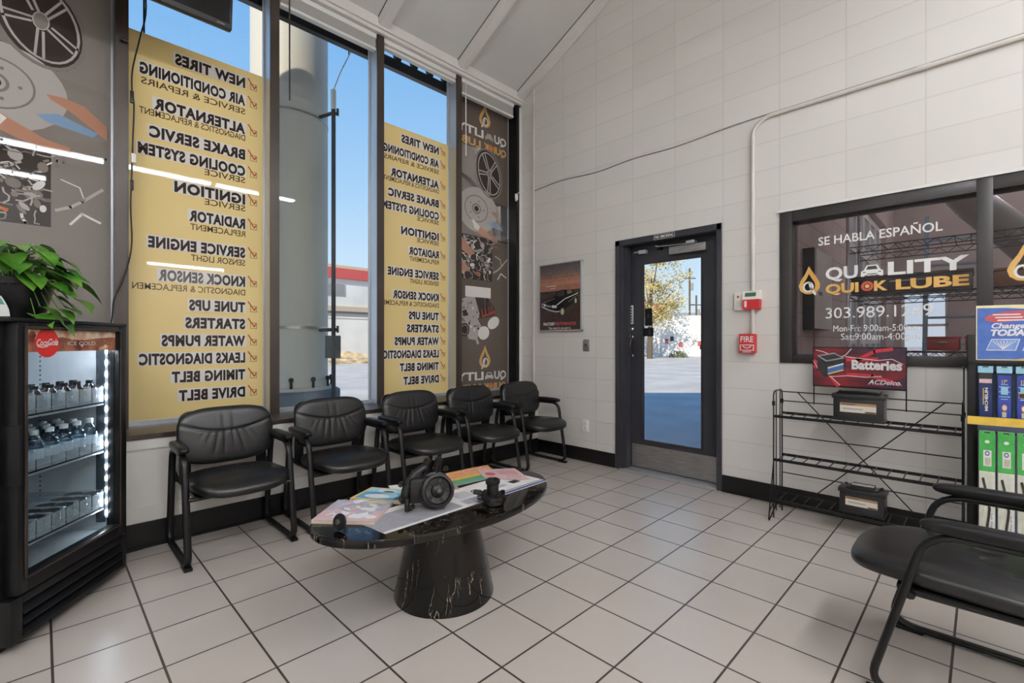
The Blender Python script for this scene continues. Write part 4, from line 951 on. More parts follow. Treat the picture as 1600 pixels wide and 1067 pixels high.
mb = MB(); mb.box(-.036, .036, -.012, 0, -.058, .058, M_whiteplastic, .004); mb.build('plate', ou)
for z in (-.02, .02):
    mb = MB(); mb.box(-.017, .017, -.0135, -.012, z-.014, z+.014, M_offwhite, .003)
    for x in (-.006, .006): mb.box(x-.0012, x+.0012, -.0138, -.0135, z-.004, z+.006, M_darkframe)
    mb.build('socket', ou)
M_alarm = mottle(mat('alarm_red', (196, 44, 48), .4), (188, 40, 44), (204, 50, 54), 5); M_lcd = mat('lcd', (70, 102, 74), .3); M_cream = mat('cream_plastic', (232, 228, 220), .45)
fp = thing('alarm_keypad', 'white and red alarm panel with a green display beside the door', 'alarm panel', (-1.235, B, 1.462), 0)
mb = MB(); mb.box(-.095, .075, -.028, 0, -.07, .062, M_cream, .004); mb.build('housing', fp)
mb = MB(); mb.prism([(-.028, -.0), (-.028, -.03), (-.055, -.066), (-.07, -.0)], lambda a, b, d: (d, a+.0, b), -.03, .085, M_alarm)
fpm = MB(); fpm.add([(x, y, z) for x in (-.028, .088) for y, z in ((-.0, -.072), (-.052, -.068), (-.055, .004), (-.0, .004))], [(0, 1, 5, 4), (1, 2, 6, 5), (2, 3, 7, 6), (3, 0, 4, 7), (0, 3, 2, 1), (4, 5, 6, 7)], M_alarm); fpm.build('flap', fp, 0, label='red flap')
mb = MB(); mb.add([(x, y, z) for x in (-.028, .086) for y, z in ((-.0, .004), (-.053, .004), (-.036, .068), (-.0, .068))], [(0, 1, 5, 4), (1, 2, 6, 5), (2, 3, 7, 6), (3, 0, 4, 7), (0, 3, 2, 1), (4, 5, 6, 7)], M_cream); mb.build('display_housing', fp, 0)
F = Face((0, -.0535, .004), (1, 0, 0), (0, .257, .966), (0, -.966, .257)); F.rect(-.012, .064, .022, .052, M_lcd, 1); F.build('display', fp, label='green display')
F = Face((0, -.0285, 0), (1, 0, 0), (0, 0, 1), (0, -1, 0)); F.ell(-.066, .03, .009, .009, RED, 1, n=14)
for k in range(12): F.rect(-.082+(k % 3)*.015, -.073+(k % 3)*.015, -.01-(k//3)*.013, -.003-(k//3)*.013, TANC, 1)
F.build('keys', fp); F = Face((0, -.056, -.03), (1, 0, 0), (0, 0, 1), (0, -1, 0)); F.rect(-.012, .004, -.022, .024, M_cream, 1); F.build('flap_label', fp)
fi = thing('fire_pull', 'red FIRE pull station below the alarm panel', 'fire alarm', (-1.232, B, 1.142), 0)
mb = MB(); mb.box(-.055, .055, -.03, 0, -.068, .068, M_alarm, .005); mb.build('back_box', fi); mb = MB(); mb.box(-.058, .058, -.048, -.03, -.072, .072, M_alarm, .004); mb.build('face_plate', fi)
F = Face((0, -.0482, 0), (1, 0, 0), (0, 0, 1), (0, -1, 0)); F.text('FIRE', 0, .012, .044, M_offwhite, 1, w=.09, align='C', bold=.02)
for q in ((-.05, .05, -.014, -.008), (-.05, .05, -.052, -.046), (-.05, -.042, -.05, -.01), (.042, .05, -.05, -.01)): F.rect(*q, M_offwhite, 1)
F.stroke([(-.028, -.02), (-.014, -.03), (.0, -.032), (.014, -.03), (.028, -.02)], .008, M_offwhite, 1); F.rect(-.03, .03, -.064, -.058, M_offwhite, 1); F.build('lettering', fi)
M_cond = mottle(mat('painted_conduit', (214, 208, 200), .45), (208, 202, 194), (220, 214, 206), 5)
cn = thing('conduit_pipe', 'white painted conduit bending from the alarm panel along the upper wall', 'pipe', (-1.2, B-.018, 1.2), 0)
bend = [(-.0, 0, 0), (0, 0, 1.46)]+[(.125-.125*math.cos(a), 0, 1.46+.125*math.sin(a)) for a in [PI/2*k/8 for k in range(9)]]+[(4.45, 0, 1.585)]
mb = MB(); mb.tube(bend, .0135, M_cond, 12, side=(0, 1, 0)); mb.build('pipe', cn, 60)
for p, ax in (((0, 0, .7), 'z'), ((.95, 0, 1.585), 'x'), ((1.9, 0, 1.585), 'x')):
    mb = MB(); q = Vector(p); d = Vector((0, 0, .03)) if ax == 'z' else Vector((.03, 0, 0)); mb.tube([q-d, q+d], .0165, M_cond, 12); mb.build('coupling', cn, 60)
wire('wall_wire', 'thin grey wire running along the block wall above the door', [(-3.4, B-.005, 2.77), (-3.0, B-.005, 2.79), (-2.6, B-.005, 2.765), (-2.2, B-.005, 2.785), (-1.8, B-.005, 2.775), (-1.35, B-.005, 2.80), (-.9, B-.005, 2.805), (0, B-.005, 2.806), (1.5, B-.005, 2.806), (3.2, B-.005, 2.806)], .0048, pm('wire_grey', (150, 146, 142)), 'wire')
rw = thing('cable_raceway', 'slim white vertical cable cover on the block wall near the corner', 'cable cover', (-3.4, B, .19), 0)
mb = MB(); mb.box(-.012, .012, -.014, 0, 0, 3.68, M_cond, .003); mb.build('cover', rw)

# ------------------------------------------------------------------ battery rack
RX, RY = -.975, 3.41
rk = thing('wire_rack', 'black wire display rack with three shelves under the garage window', 'rack', (RX, RY, 0), 0)
RW, RD = .90, .185
for x in (0, RW):
    mb = MB(); s_ = 1 if x == 0 else -1
    mb.tube([(x, 0, .0), (x, 0, .80), (x, .012, .822), (x, .03, .83), (x, RD-.03, .83), (x, RD-.012, .822), (x, RD, .80), (x, RD, .0)], .0045, M_blackmetal, 8)
    mb.tube([(x, .055, .03), (x, .055, .83)], .0035, M_blackmetal, 6); mb.tube([(x, RD-.045, .03), (x, RD-.045, .83)], .0035, M_blackmetal, 6)
    mb.tube([(x, 0, .37), (x, -.1, .012), (x, -.09, .005), (x, .03, .06), (x, .1, .16)], .004, M_blackmetal, 6); mb.tube([(x, -.09, .06), (x, .06, .12)], .0035, M_blackmetal, 6)
    mb.build('end_frame', rk)
for z in (.675, .39, .122):
    mb = MB(); mb.box(0, RW, -.006, .004, z-.018, z, M_blackmetal, .001); mb.box(0, RW, RD-.004, RD+.004, z-.014, z+.004, M_blackmetal, .001)
    sh = mb.build('shelf_rail', rk, 0); mb = MB()
    for k in range(13): x = .03+k*.07; mb.tube([(x, 0, z), (x, RD, z+.002)], .003, M_blackmetal, 6)
    mb.build('shelf_wire', sh)
mb = MB()
for z in (.815, .752, .513, .262): mb.tube([(0, RD, z), (RW, RD, z-.004)], .0035, M_blackmetal, 6)
mb.build('back_wire', rk)
for a, b in (((.092, .814), (.72, .12)), ((.825, .811), (.17, .12))):
    mb = MB(); mb.tube([(a[0], RD+.006, a[1]), (b[0], RD+.006, b[1])], .0035, M_blackmetal, 6); mb.build('cross_brace', rk)
for x in (0, RW):
    for y in (0, RD):
        mb = MB(); mb.box(x-.008, x+.008, y-.008, y+.008, .735, .765, M_blackmetal, .002); mb.build('clip', rk)
mb = MB(); x = RW+.002
mb.tube([(x, RD-.09, .83), (x, RD-.09, 1.02), (x, RD-.08, 1.035), (x, RD-.05, 1.035), (x, RD-.04, 1.02), (x, RD-.04, .83)], .003, M_blackmetal, 6); mb.tube([(x, RD-.09, .93), (x, RD-.04, .93)], .003, M_blackmetal, 6); mb.build('sign_clip', rk)

bs = thing('battery_sign', 'dark red Batteries sign on two thin posts above the wire rack', 'sign', (-.555, 3.604, .99), 0)
M_sred = mottle(mat('sign_red', (96, 26, 36), .35), (56, 22, 32), (130, 32, 42), 5, 5, stretch=(1, 1, 3))
mb = MB(); mb.box(-.239, .239, -.004, .004, -.127, .131, M_blackmetal); mb.build('frame', bs, 0)
F = Face((0, -.0042, 0), (1, 0, 0), (0, 0, 1), (0, -1, 0)); F.rect(-.233, .233, -.118, .125, M_sred, 1)
SGD = pm('sign_purple', (62, 36, 56)); SGR = pm('sign_bright_red', (190, 52, 62))
F.poly([(-.05, .125), (.233, .125), (.233, .04), (.1, .06)], SGD, 2); F.poly([(.0, -.118), (.233, -.118), (.233, -.05)], SGD, 2)
for a in ((-.23, .0, .1, .06), (-.23, .04, -.1, -.118), (.0, .05, .17, .12), (-.05, -.04, .2, -.09)): F.stroke([(a[0], a[1]), ((a[0]+a[2])/2, (a[1]+a[3])/2+.02), (a[2], a[3])], .02, SGR, 2.5)
for pts in ([(-.22, .11), (-.18, .1), (-.1, .06), (-.06, .08), (-.03, .12)], [(-.06, .07), (.02, .06), (.1, .05), (.17, .06), (.22, .03)], [(-.23, .03), (-.2, -.03), (-.14, -.06), (-.05, -.05), (.05, -.055), (.12, -.045)], [(-.14, -.06), (-.11, -.09), (-.09, -.11)]): F.stroke(pts, .004, WH, 3)
BLUEL = pm('sign_blue', (70, 110, 170))
F.poly([(-.215, .075), (-.12, .095), (-.065, .06), (-.065, -.02), (-.17, -.065), (-.21, -.02)], DK, 4); F.poly([(-.215, .075), (-.12, .095), (-.065, .06), (-.165, .035)], GR, 5); F.poly([(-.2, .07), (-.12, .087), (-.08, .064), (-.16, .045)], DK, 6); F.poly([(-.155, .0), (-.07, .03), (-.07, -.01), (-.155, -.04)], BLUEL, 6); F.poly([(-.155, .0), (-.07, .03), (-.07, .02), (-.155, -.01)], WH, 7); F.poly([(-.155, -.04), (-.07, -.01), (-.07, -.018), (-.155, -.048)], YE, 7)
F.text('Batteries', -.028, -.005, .056, WH, 8, w=.245, bold=.045); F.text('ACDelco.', .055, -.095, .028, WH, 8, w=.16, bold=.02, shear=.25); F.stroke([(.05, -.1), (.13, -.1)], .004, SGR, 8)
F.build('print', bs)
for x in (-.235, .235):
    mb = MB(); mb.tube([(x, .006, .12), (x, .006, -.25)], .0035, M_blackmetal, 6); mb.build('post', bs)
M_case = mottle(mat('battery_case', (28, 27, 28), .3), (24, 23, 24), (34, 33, 34), 12); M_blab = mat('battery_label', (214, 206, 194), .4); M_bgold = mat('battery_gold', (160, 128, 92), .4)
def battery(x, z, label, wd, ht, handle):
    t = thing('car_battery', label, 'battery', (x, 3.495, z), 0, 'car batteries on the wire rack'); h = wd/2
    mb = MB(); mb.box(-h, h, -.062, .062, 0, ht*.76, M_case, .004); mb.box(-h-.003, h+.003, -.066, .066, .0, .012, M_case, .002); mb.build('case', t)
    mb = MB(); mb.box(-h-.008, h+.008, -.068, .068, ht*.76, ht*.92, M_case, .006); mb.box(-h+.03, h-.03, -.05, .05, ht*.92, ht*.97, M_case, .004); mb.build('lid', t)
    F = Face((0, -.0622, 0), (1, 0, 0), (0, 0, 1), (0, -1, 0)); F.rect(-h*.72, h*.72, ht*.30, ht*.62, M_blab, 1); F.rect(-h*.72, h*.72, ht*.53, ht*.62, M_bgold, 2); F.rect(h*.28, h*.72, ht*.30, ht*.36, M_bgold, 2)
    F.rect(-h*.66, -h*.1, ht*.56, ht*.585, DK, 3); F.rect(h*.34, h*.66, ht*.315, ht*.345, DK, 3); F.rect(-h*.6, h*.2, ht*.40, ht*.44, GR, 3); F.build('front_label', t, label='white and gold label')
    for sx in (-1, 1):
        mb = MB(); mb.lathe([(.009, 0), (.008, .014), (.004, .015)], M_castlight, 12, c=(sx*(h-.02), .03, ht*.92)); mb.build('terminal', t)
    mb = MB()
    if handle:
        q = [(-h+.02, -.045, ht*.93), (-h+.05, -.05, ht*1.0), (-h+.1, -.05, ht*1.05), (h-.1, -.05, ht*1.05), (h-.05, -.05, ht*1.0), (h-.02, -.045, ht*.93)]
        mb.box(-h+.05, h-.05, -.055, .055, ht*.93, ht*1.03, M_case, .015); mb.box(-h*.5, h*.5, -.02, .02, ht*1.03, ht*1.035, M_blab)
    else: mb.tube([(-h+.02, -.05, ht*.93), (-h+.03, -.055, ht*.99), (-h+.09, -.056, ht*1.0), (h-.09, -.056, ht*1.0), (h-.03, -.055, ht*.99), (h-.02, -.05, ht*.93)], .006, M_blackmetal, 8)
    mb.build('top_handle', t)
    return t
battery(-.527, .679, 'black car battery on the top shelf under the red sign', .245, .175, False)
battery(-.510, .126, 'black car battery with a domed lid on the bottom shelf', .215, .160, True)

# ------------------------------------------------------------------ wiper rack
wa = math.atan2(.143, .9886)
wk = thing('wiper_rack', 'black display rack of wiper blades with a blue header at the right edge', 'display rack', (-.055, 3.33, 0), wa)
mb = MB()
for x in (.0, .46): mb.box(x, x+.036, 0, .03, 0, 1.19 if x == 0 else 1.19, M_blackmetal, .002)
mb.box(0, .496, .0, .03, 1.035, 1.06, M_blackmetal, .002); mb.build('frame', wk)
mb = MB(); mb.box(0, .496, -.02, .16, 0, .06, M_blackmetal, .004); mb.build('base', wk)
mb = MB(); mb.box(.036, .46, .034, .04, .06, 1.03, pm('rack_back', (98, 108, 128))); mb.build('back_panel', wk, 0)
mb = MB(); mb.box(.03, .5, .0, .02, 1.0605, 1.335, M_blackmetal); hd = mb.build('header_board', wk, 0)
HB = pm('header_blue', (72, 106, 178)); HC = pm('header_cream', (232, 220, 176))
F = Face((.03, -.0005, 1.062), (1, 0, 0), (0, 0, 1), (0, -1, 0)); F.rect(0, .47, 0, .272, HC, 1)
F.poly([(.004, .004), (.14, .006), (.26, .03), (.36, .07), (.466, .08), (.466, .20), (.3, .225), (.2, .248), (.1, .258), (.004, .260)], HB, 2); F.poly([(.1, .002), (.3, .002), (.47, .002), (.47, .07), (.36, .062), (.25, .022)], YE, 1.5)
F.ell(.115, .215, .085, .026, RED, 3, rot=.12); 
for k in range(3): F.rect(.06+k*.008, .155+k*.008, .222-k*.014, .228-k*.014, WH, 4)
F.text('Change Your', .055, .158, .026, WH, 4, w=.21, bold=.03, shear=.2); F.text('TODAY', .052, .122, .03, WH, 4, w=.15, bold=.05, shear=.2); F.text('IT', .215, .125, .022, WH, 4, w=.03, bold=.03, shear=.2)
LBL = pm('header_light', (120, 150, 206))
for x in (.035, .16, .285): 
    F.poly([(x, .048), (x+.105, .048), (x+.12, .105), (x+.02, .105)], WH, 3); F.poly([(x+.004, .052), (x+.102, .052), (x+.115, .101), (x+.022, .101)], LBL, 4)
    for k in range(7): F.stroke([(x+.06, .055), (x+.025+k*.013, .095)], .0025, WH, 5)
F.build('header_print', hd)
mb = MB(); mb.box(-.01, .5, -.066, -.062, .745, .785, pm('strip_yellow', (226, 188, 70))); st_ = mb.build('price_strip', wk, 0, label='yellow price strip')
F = Face((-.01, -.0665, .745), (1, 0, 0), (0, 0, 1), (0, -1, 0))
for k in range(50): F.rect(.01*k, .01*k+.0012, .0, .014 if k % 5 else .022, TANC, 1)
F.build('ruler_marks', st_)
for z in (1.0, .70):
    mb = MB(); mb.tube([(.036, .01, z), (.46, .01, z)], .005, M_blackmetal, 6); mb.build('hook_rail', wk)
wm = Matrix.LocRotScale(wk.location, wk.rotation_euler.to_quaternion(), None)
M_pnavy = pm('pack_navy', (34, 46, 92), .25); M_pblue = pm('pack_blue', (48, 66, 150), .25); M_pgreen = pm('pack_green', (70, 164, 78), .3); M_pwhite = pm('pack_white', (226, 228, 214), .3); M_wip = pm('wiper_rubber', (52, 50, 38), .4); M_psky = glassmat('blister', (196, 216, 232), 1.5, .05)
def pack(kind, k, label, grp):
    x = .032+k*.066; top = kind == 'top'; z0, z1 = (.78, 1.035) if top else (.195, .715); y = -.015 if top else -.055
    t = thing('wiper_pack', label, 'wiper pack', wm @ Vector((x+.03, y, z0)), wa, grp); t.scale = (.68, 1, 1); h = z1-z0
    mb = MB(); mb.box(-.042, .042, 0, .016, 0, h, M_psky if top else M_pwhite, .003); mb.build('sleeve', t)
    mb = MB(); mb.tube([(-.016, .004, h-.018), (-.012, .0, h-.006), (.012, .0, h-.006), (.016, .004, h-.018)], .003, M_blackplastic, 6); mb.build('hanger', t)
    F = Face((0, -.0006, 0), (1, 0, 0), (0, 0, 1), (0, -1, 0))
    if top:
        F.rect(-.033, .033, .0, h*.82, (M_pnavy, M_pblue, M_pblue)[k], 1); F.rect(-.04, .04, h*.86, h*.99, LB, 1)
        if k == 0:
            F.rect(-.033, .033, h*.66, h*.74, PK, 2); F.rect(-.033, .033, h*.74, h*.84, DK, 2); F.rect(-.014, -.009, .06, h*.56, YE, 2)
            R90 = Face((.012, -.0006, .03), (0, 0, 1), (-1, 0, 0), (0, -1, 0)); R90.mb = F.mb; R90.text('MICHELIN', 0, 0, .016, WH, 3, w=.115, bold=.03)
        else:
            for q in range(7): F.rect(-.018-.01*(q % 2), .018+.01*(q % 2), .09+q*.012, .094+q*.012, LB, 2)
            F.rect(-.018, .018, .115, .15, LB, 2); F.ell(0, .05, .014, .016, ORG, 3, n=16); F.ell(0, .05, .009, .010, WH, 4, n=16); F.rect(-.012, .01, .004, .03, TANC, 3); F.text('17"', 0, h*.66, .018, YE, 3, w=.028, align='C', bold=.03)
            if k == 2: F.rect(-.026, .026, .10, .125, YE, 4); F.rect(-.024, .024, .102, .123, DK, 5)
    else:
        F.rect(-.042, .042, h*.62, h, M_pgreen, 1); F.ell(0, h*.90, .013, .008, M_pwhite, 2, n=16); F.rect(-.02, .022, h*.67, h*.82, WH, 2); F.ring(0, h*.79, .012, .012, .005, NAVY, 3, n=16); F.rect(-.012, .018, h*.68, h*.75, TANC, 3)
        for q in range(12): F.rect(-.04+q*.007, -.039+q*.007, h*.02, h*.61, TANC, 1)
        F.stroke([(-.022, h*.55), (-.002, h*.40), (.012, h*.27), (.008, h*.20), (-.004, h*.06)], .014, M_wip, 4)
        F.rect(.012, .036, h*.02, h*.24, WH, 3); R90 = Face((.018, -.0006, h*.23), (0, 0, -1), (1, 0, 0), (0, -1, 0)); R90.mb = F.mb; R90.text('Soft Wiper', 0, 0, .011, DK, 4, w=.09)
    F.build('print', t)
for k, lb in enumerate(('navy wiper pack with a pink band, left end of the upper row', 'blue wiper pack second in the upper row', 'blue wiper pack with a yellow box, third in the upper row')): pack('top', k, lb, 'upper row of wiper packs')
for k, lb in enumerate(('green and white wiper pack at the left end of the lower row', 'green and white wiper pack second in the lower row', 'green and white wiper pack third in the lower row, cut by the picture edge')): pack('low', k, lb, 'lower row of wiper packs')

# ------------------------------------------------------------------ room lamps: fluorescent strip fixtures hung from the ceiling, some added as fill
M_tube = mat('fluorescent_tube', (255, 255, 255), .5, emit=(247, 250, 255), est=TUBE)
def fixture(x, y0, z, label):
    t = thing('tube_light', label, 'ceiling light', (x, y0, z), 0, 'fluorescent strip lights')
    mb = MB(); mb.box(-.06, .06, 0, 1.22, .03, .09, M_white, .006); mb.build('housing', t)
    mb = MB(); mb.prism([(-.10, .020), (-.06, .028), (.06, .028), (.10, .020), (.10, .025), (.06, .034), (-.06, .034), (-.10, .025)], lambda a, b, d: (a, d, b), 0, 1.22, M_white); mb.build('light_shield', t, 0)  # wings added and shaped to hold light off the upper wall
    for s in (-.035, .035):
        mb = MB(); mb.tube([(s, .01, .0), (s, 1.21, .0)], .017, M_tube, 12); mb.build('tube', t, 60)
    mb = MB()
    for y in (.01, 1.21): mb.box(-.055, .055, y-.012, y+.012, -.02, .05, M_white, .003)
    mb.build('socket', t)
    mb = MB()
    for y in (.2, 1.0): mb.tube([(0, y, .09), (0, y, zc(x)-z+.01)], .004, M_alu, 6)
    mb.build('hanger', t)
for x, ys, z in ((1.0, (.65, 1.9), 3.6), (1.0, (-.6, -1.85), 3.6), (2.5, (-2.4, -1.15), 3.6), (2.99, (1.3,), 2.55), (-.8, (-2.4,), 3.6)):  # third row and last fixture are unseen, added to light the room
    for y in ys: fixture(x, y, z, 'white fluorescent strip light hung from the ceiling')

# ------------------------------------------------------------------ outside: canopy edge over the windows, paving, pole, far buildings
mb = MB(); mb.box(-4.3, -4.24, YF-.3, B+.3, 3.94, 4.04, M_darkframe); mb.box(-4.3, -4.24, YF-.3, 2.0, 4.04, 4.19, M_darkframe); mb.box(-4.3, -4.24, YF-.3, B+.3, 4.19, 4.85, M_white); mb.box(-4.24, -3.8, YF-.3, B+.3, 4.5, 4.85, M_white); mb.box(-3.8, -3.66, YF-.3, B+.2, 3.90, 4.85, M_darkframe)  # white upper boards are unseen, height set to shade the pole
y = 1.98
while y < B+.25:
    mb.prism([(y, 4.04), (y+.05, 4.04), (y+.105, 4.19), (y-.055, 4.19)], lambda a, b, d: (d, a, b), -4.29, -4.26, M_bronze); y += .20
struct(mb.build('wall_canopy', smooth=0))
mb = MB(); mb.box(-160, -3.98, -110, 160, -.3, -.04, M_concrete); mb.box(-3.98, -1.35, B+.2, 160, -.3, -.04, M_concrete); struct(mb.build('ground', smooth=0))
M_pole = mottle(mat('pole_paint', (196, 192, 180), .55), (188, 184, 172), (204, 200, 190), 2, stretch=(1, 1, .2)); M_pedestal = mottle(mat('pedestal', (120, 124, 128), .85), (108, 112, 118), (132, 136, 140), 4)
pl = thing('sign_pole', 'thick pale round pole outside the clear window pane', 'pole', (-5.20, 1.87, -.04))
mb = MB(); mb.lathe([(.374, .78), (.374, 9)], M_pole, 48); mb.build('shaft', pl, 60)
mb = MB(); mb.lathe([(.39, .70), (.43, .70), (.43, .73), (.385, .735), (.385, .79), (.376, .80)], M_pole, 48, cap=False); mb.build('collar', pl)
mb = MB(); mb.lathe([(.50, 0), (.50, .68), (.47, .70), (.0, .70)], M_pedestal, 40, cap=False); mb.build('pedestal', pl)
for k in range(12):
    a = k*PI/6+.2; mb = MB(); mb.lathe([(.014, .70), (.014, .80), (.024, .80), (.024, .83), (.012, .84)], M_blackmetal, 8, c=(.41*math.cos(a), .41*math.sin(a), 0)); mb.build('anchor_bolt', pl)
mb = MB(); mb.lathe([(.376, 1.325), (.380, 1.325), (.380, 1.355), (.376, 1.355)], M_steel, 48, cap=False); mb.build('strap', pl, label='thin metal strap')
mb = MB(); mb.lathe([(.376, 3.50), (.378, 3.50), (.378, 3.52), (.376, 3.52)], M_steel, 48, cap=False); mb.build('strap', pl)
mp_ = thing('antenna_mast', 'thin dark mast clamped beside the thick pole outside', 'mast', (-4.68, 2.108, -.04))
M_mast = mat('mast_grey', (74, 74, 76), .45, metal=.4)
mb = MB(); mb.tube([(0, 0, 0), (0, 0, 3.58)], .021, M_mast, 12); mb.build('tube', mp_, 60)
mb = MB(); mb.tube([(0, 0, 3.56), (0, 0, 3.76)], .026, M_whiteplastic, 12); mb.build('cap', mp_)
for z in (3.53, 1.32):
    mb = MB(); d = Vector((-.52+.30, -.238+.17, 0)); mb.tube([(.0, .05, z), (0, 0, z), (d.x, d.y, z)], .018, M_mast, 8); mb.tube([(.03, .03, z-.03), (.03, .03, z+.04)], .012, M_mast, 6); mb.tube([(-.04, .02, z-.03), (-.04, .02, z+.04)], .012, M_mast, 6); mb.build('clamp', mp_)
mb = MB(); mb.box(-.09, .06, -.05, .05, 1.03, 1.26, pm('bracket_grey', (104, 106, 104)), .004); mb.build('bracket_box', mp_)
for pts, m_ in (([(0, 0, 3.76), (.02, .06, 3.95), (.06, .16, 4.2), (.02, .28, 4.5)], M_whiteplastic), ([(.06, .16, 4.2), (-.1, .05, 4.4), (-.25, -.1, 4.62)], M_whiteplastic), ([(.06, .16, 4.2), (.1, .3, 4.32), (.14, .48, 4.42)], M_whiteplastic), ([(.05, .14, 4.16), (.03, .13, 4.5), (.0, .12, 4.8)], M_blackplastic)):
    mb = MB(); mb.tube(pts, .006, m_, 6); mb.build('antenna_wire', mp_, 80)
M_bw = mottle(mat('far_wall', (226, 222, 216), .8), (218, 214, 208), (232, 228, 222), .6); M_bred = mat('far_red', (206, 84, 80), .7); M_btan = mat('far_tan', (204, 184, 156), .8); M_bsh = mat('far_grey', (150, 146, 142), .8)
fb = thing('shop_building', 'long white building with a red roof band far across the road', 'building', (-36, 30, -.04))
mb = MB(); mb.box(-6, 0, -28, 40, 0, 6.25, M_bw); mb.build('wall', fb, 0)
mb = MB(); mb.box(-6.2, .25, -28.2, 40.2, 6.25, 7.05, M_bred); mb.build('roof_band', fb, 0, label='red roof band')
mb = MB(); mb.box(-6.1, .12, -28.1, 40.1, 7.05, 7.3, M_btan); mb.build('parapet', fb, 0)
mb = MB(); mb.box(0, .3, -28, 40, 3.65, 4.05, M_btan); mb.box(0, .2, -28, 40, 2.9, 3.65, M_bsh); mb.build('awning', fb, 0)
for yy in (-14.5, -9.5, -4): 
    mb = MB(); mb.box(-.05, .06, yy, yy+1.6, 4.9, 5.8, M_bsh); mb.build('window', fb, 0)
rt = thing('retaining_wall', 'low white retaining wall across the road, left of the right banner', 'wall', (-31, 26, -.04))
mb = MB(); mb.box(-.15, .15, -24, 30, 0, 2.85, M_bw); mb.box(-.2, .2, -24, 30, 2.85, 2.95, M_bw); rt_b = mb.build('wall_face', rt, 0)
M_dry = mottle(mat('dry_grass', (196, 168, 118), .95), (150, 120, 82), (224, 200, 156), 2, 6, bump=1); bank = MB(); rnd = random.Random(4)
nx, ny = 8, 30; vs = [(-29.6+i*.7, 2+j*.9, -.05+(.55*math.sin(PI*i/(nx-1))*(.6+.7*rnd.random()) if 0 < i < nx-1 else 0)) for i in range(nx) for j in range(ny)]
bank.add(vs, [(i*ny+j, i*ny+j+1, (i+1)*ny+j+1, (i+1)*ny+j) for i in range(nx-1) for j in range(ny-1)], M_dry)
o = bank.build('dry_grass', None, 0); tag(o, 'strip of dry grass and rubble in front of the far wall', 'grass', kind='stuff')
# beyond the door
fw = thing('yard_wall', 'pale wall far across the yard, seen through the door glass', 'wall', (-18.9, 38.1, -.04), PI/4)
mb = MB(); mb.box(-12, 12, 0, .3, 0, 3.5, M_bw); mb.build('wall_face', fw, 0)
for x, w_ in ((-1.9, .25), (2.1, .25)):
    mb = MB(); mb.box(x-w_/2, x+w_/2, -.12, 0, 0, 3.5, M_bw); mb.build('pilaster', fw, 0)
rnd = random.Random(12)
for x, z, c in ((-.35, 1.3, RED), (.1, 1.5, DK), (.85, 1.0, RED), (2.45, 1.1, RED), (2.62, .8, DK), (3.5, 1.2, NAVY)):
    mb = MB(); mb.box(x-.14, x+.14, -.03, 0, z-.2, z+.2, c); mb.build('wall_sign', fw, 0)
hs = thing('far_house', 'low house with grey roof behind the yard wall, right in the door glass', 'house', (-24.5, 53, -.04), PI/4)
mb = MB(); mb.box(-3.5, 3.5, 0, 5, 0, 3.4, M_bw); mb.build('wall', hs, 0); mb = MB(); mb.prism([(-.3, 3.4), (5.3, 3.4), (2.5, 4.8)], lambda a, b, d: (d, a, b), -3.7, 3.7, M_bsh); mb.build('roof', hs, 0)
M_fall = mottle(mat('autumn_leaf', (196, 172, 104), .7), (150, 140, 74), (222, 196, 130), .9, 3); M_bark = mat('bark', (98, 84, 70), .9)
tr = thing('autumn_tree', 'yellow autumn tree across the yard, left in the door glass', 'tree', (-17.3, 31.6, -.04))
mb = MB(); mb.tube([(0, 0, 0), (.05, 0, 2.2), (.0, .1, 4.2), (.1, .1, 6)], [.22, .18, .13, .05], M_bark, 8)
for a in range(6): mb.tube([(0, 0, 2.4+.3*a), (1.2*math.cos(a*1.1), 1.2*math.sin(a*1.1), 3.8+.4*a), (2.0*math.cos(a*1.1), 2.0*math.sin(a*1.1), 4.5+.5*a)], [.07, .05, .02], M_bark, 5)
mb.build('trunk', tr, 60)
mb = MB(); rnd = random.Random(31); clumps = [Vector((rnd.uniform(-2.3, 2.3), rnd.uniform(-2.3, 2.3), rnd.uniform(2.9, 8.2))) for k in range(46)]
for c in clumps:
    if (c.x**2+c.y**2)/6.2+((c.z-5.4)/3.1)**2 > 1.0: c.x *= .6; c.y *= .6
    for k in range(130):
        p = c+Vector((rnd.gauss(0, .38), rnd.gauss(0, .38), rnd.gauss(0, .32))); n_ = Vector((rnd.gauss(0, 1), rnd.gauss(0, 1), rnd.gauss(0, 1)+.4)).normalized(); u = n_.orthogonal().normalized(); v = n_.cross(u); s_ = rnd.uniform(.06, .12)
        mb.add([p-u*s_, p+v*s_*.6, p+u*s_, p-v*s_*.6], [(0, 1, 2, 3)], M_fall)
mb.build('foliage', tr, 0)
for x, yv, h_, lb in ((-19.9, 44.0, 8.3, 'taller thin utility pole seen through the door glass'), (-20.3, 46.4, 5.9, 'shorter utility pole right of the taller one, through the door glass')):
    up = thing('utility_pole', lb, 'utility pole', (x, yv, -.04), .9); mb = MB(); mb.tube([(0, 0, 0), (0, 0, h_)], .09, M_bark, 8); mb.build('post', up); mb = MB(); mb.box(-.6, .6, -.04, .04, h_-1.0, h_-.9, M_bark); mb.build('crossarm', up); mb = MB(); mb.lathe([(.0, h_-2.1), (.16, h_-2.1), (.16, h_-1.4), (.0, h_-1.4)], M_bsh, 10, c=(.2, 0, 0), cap=False); mb.build('transformer', up)
M_shrub = mottle(mat('shrub_leaf', (112, 124, 84), .8), (86, 98, 62), (140, 148, 108), 2)
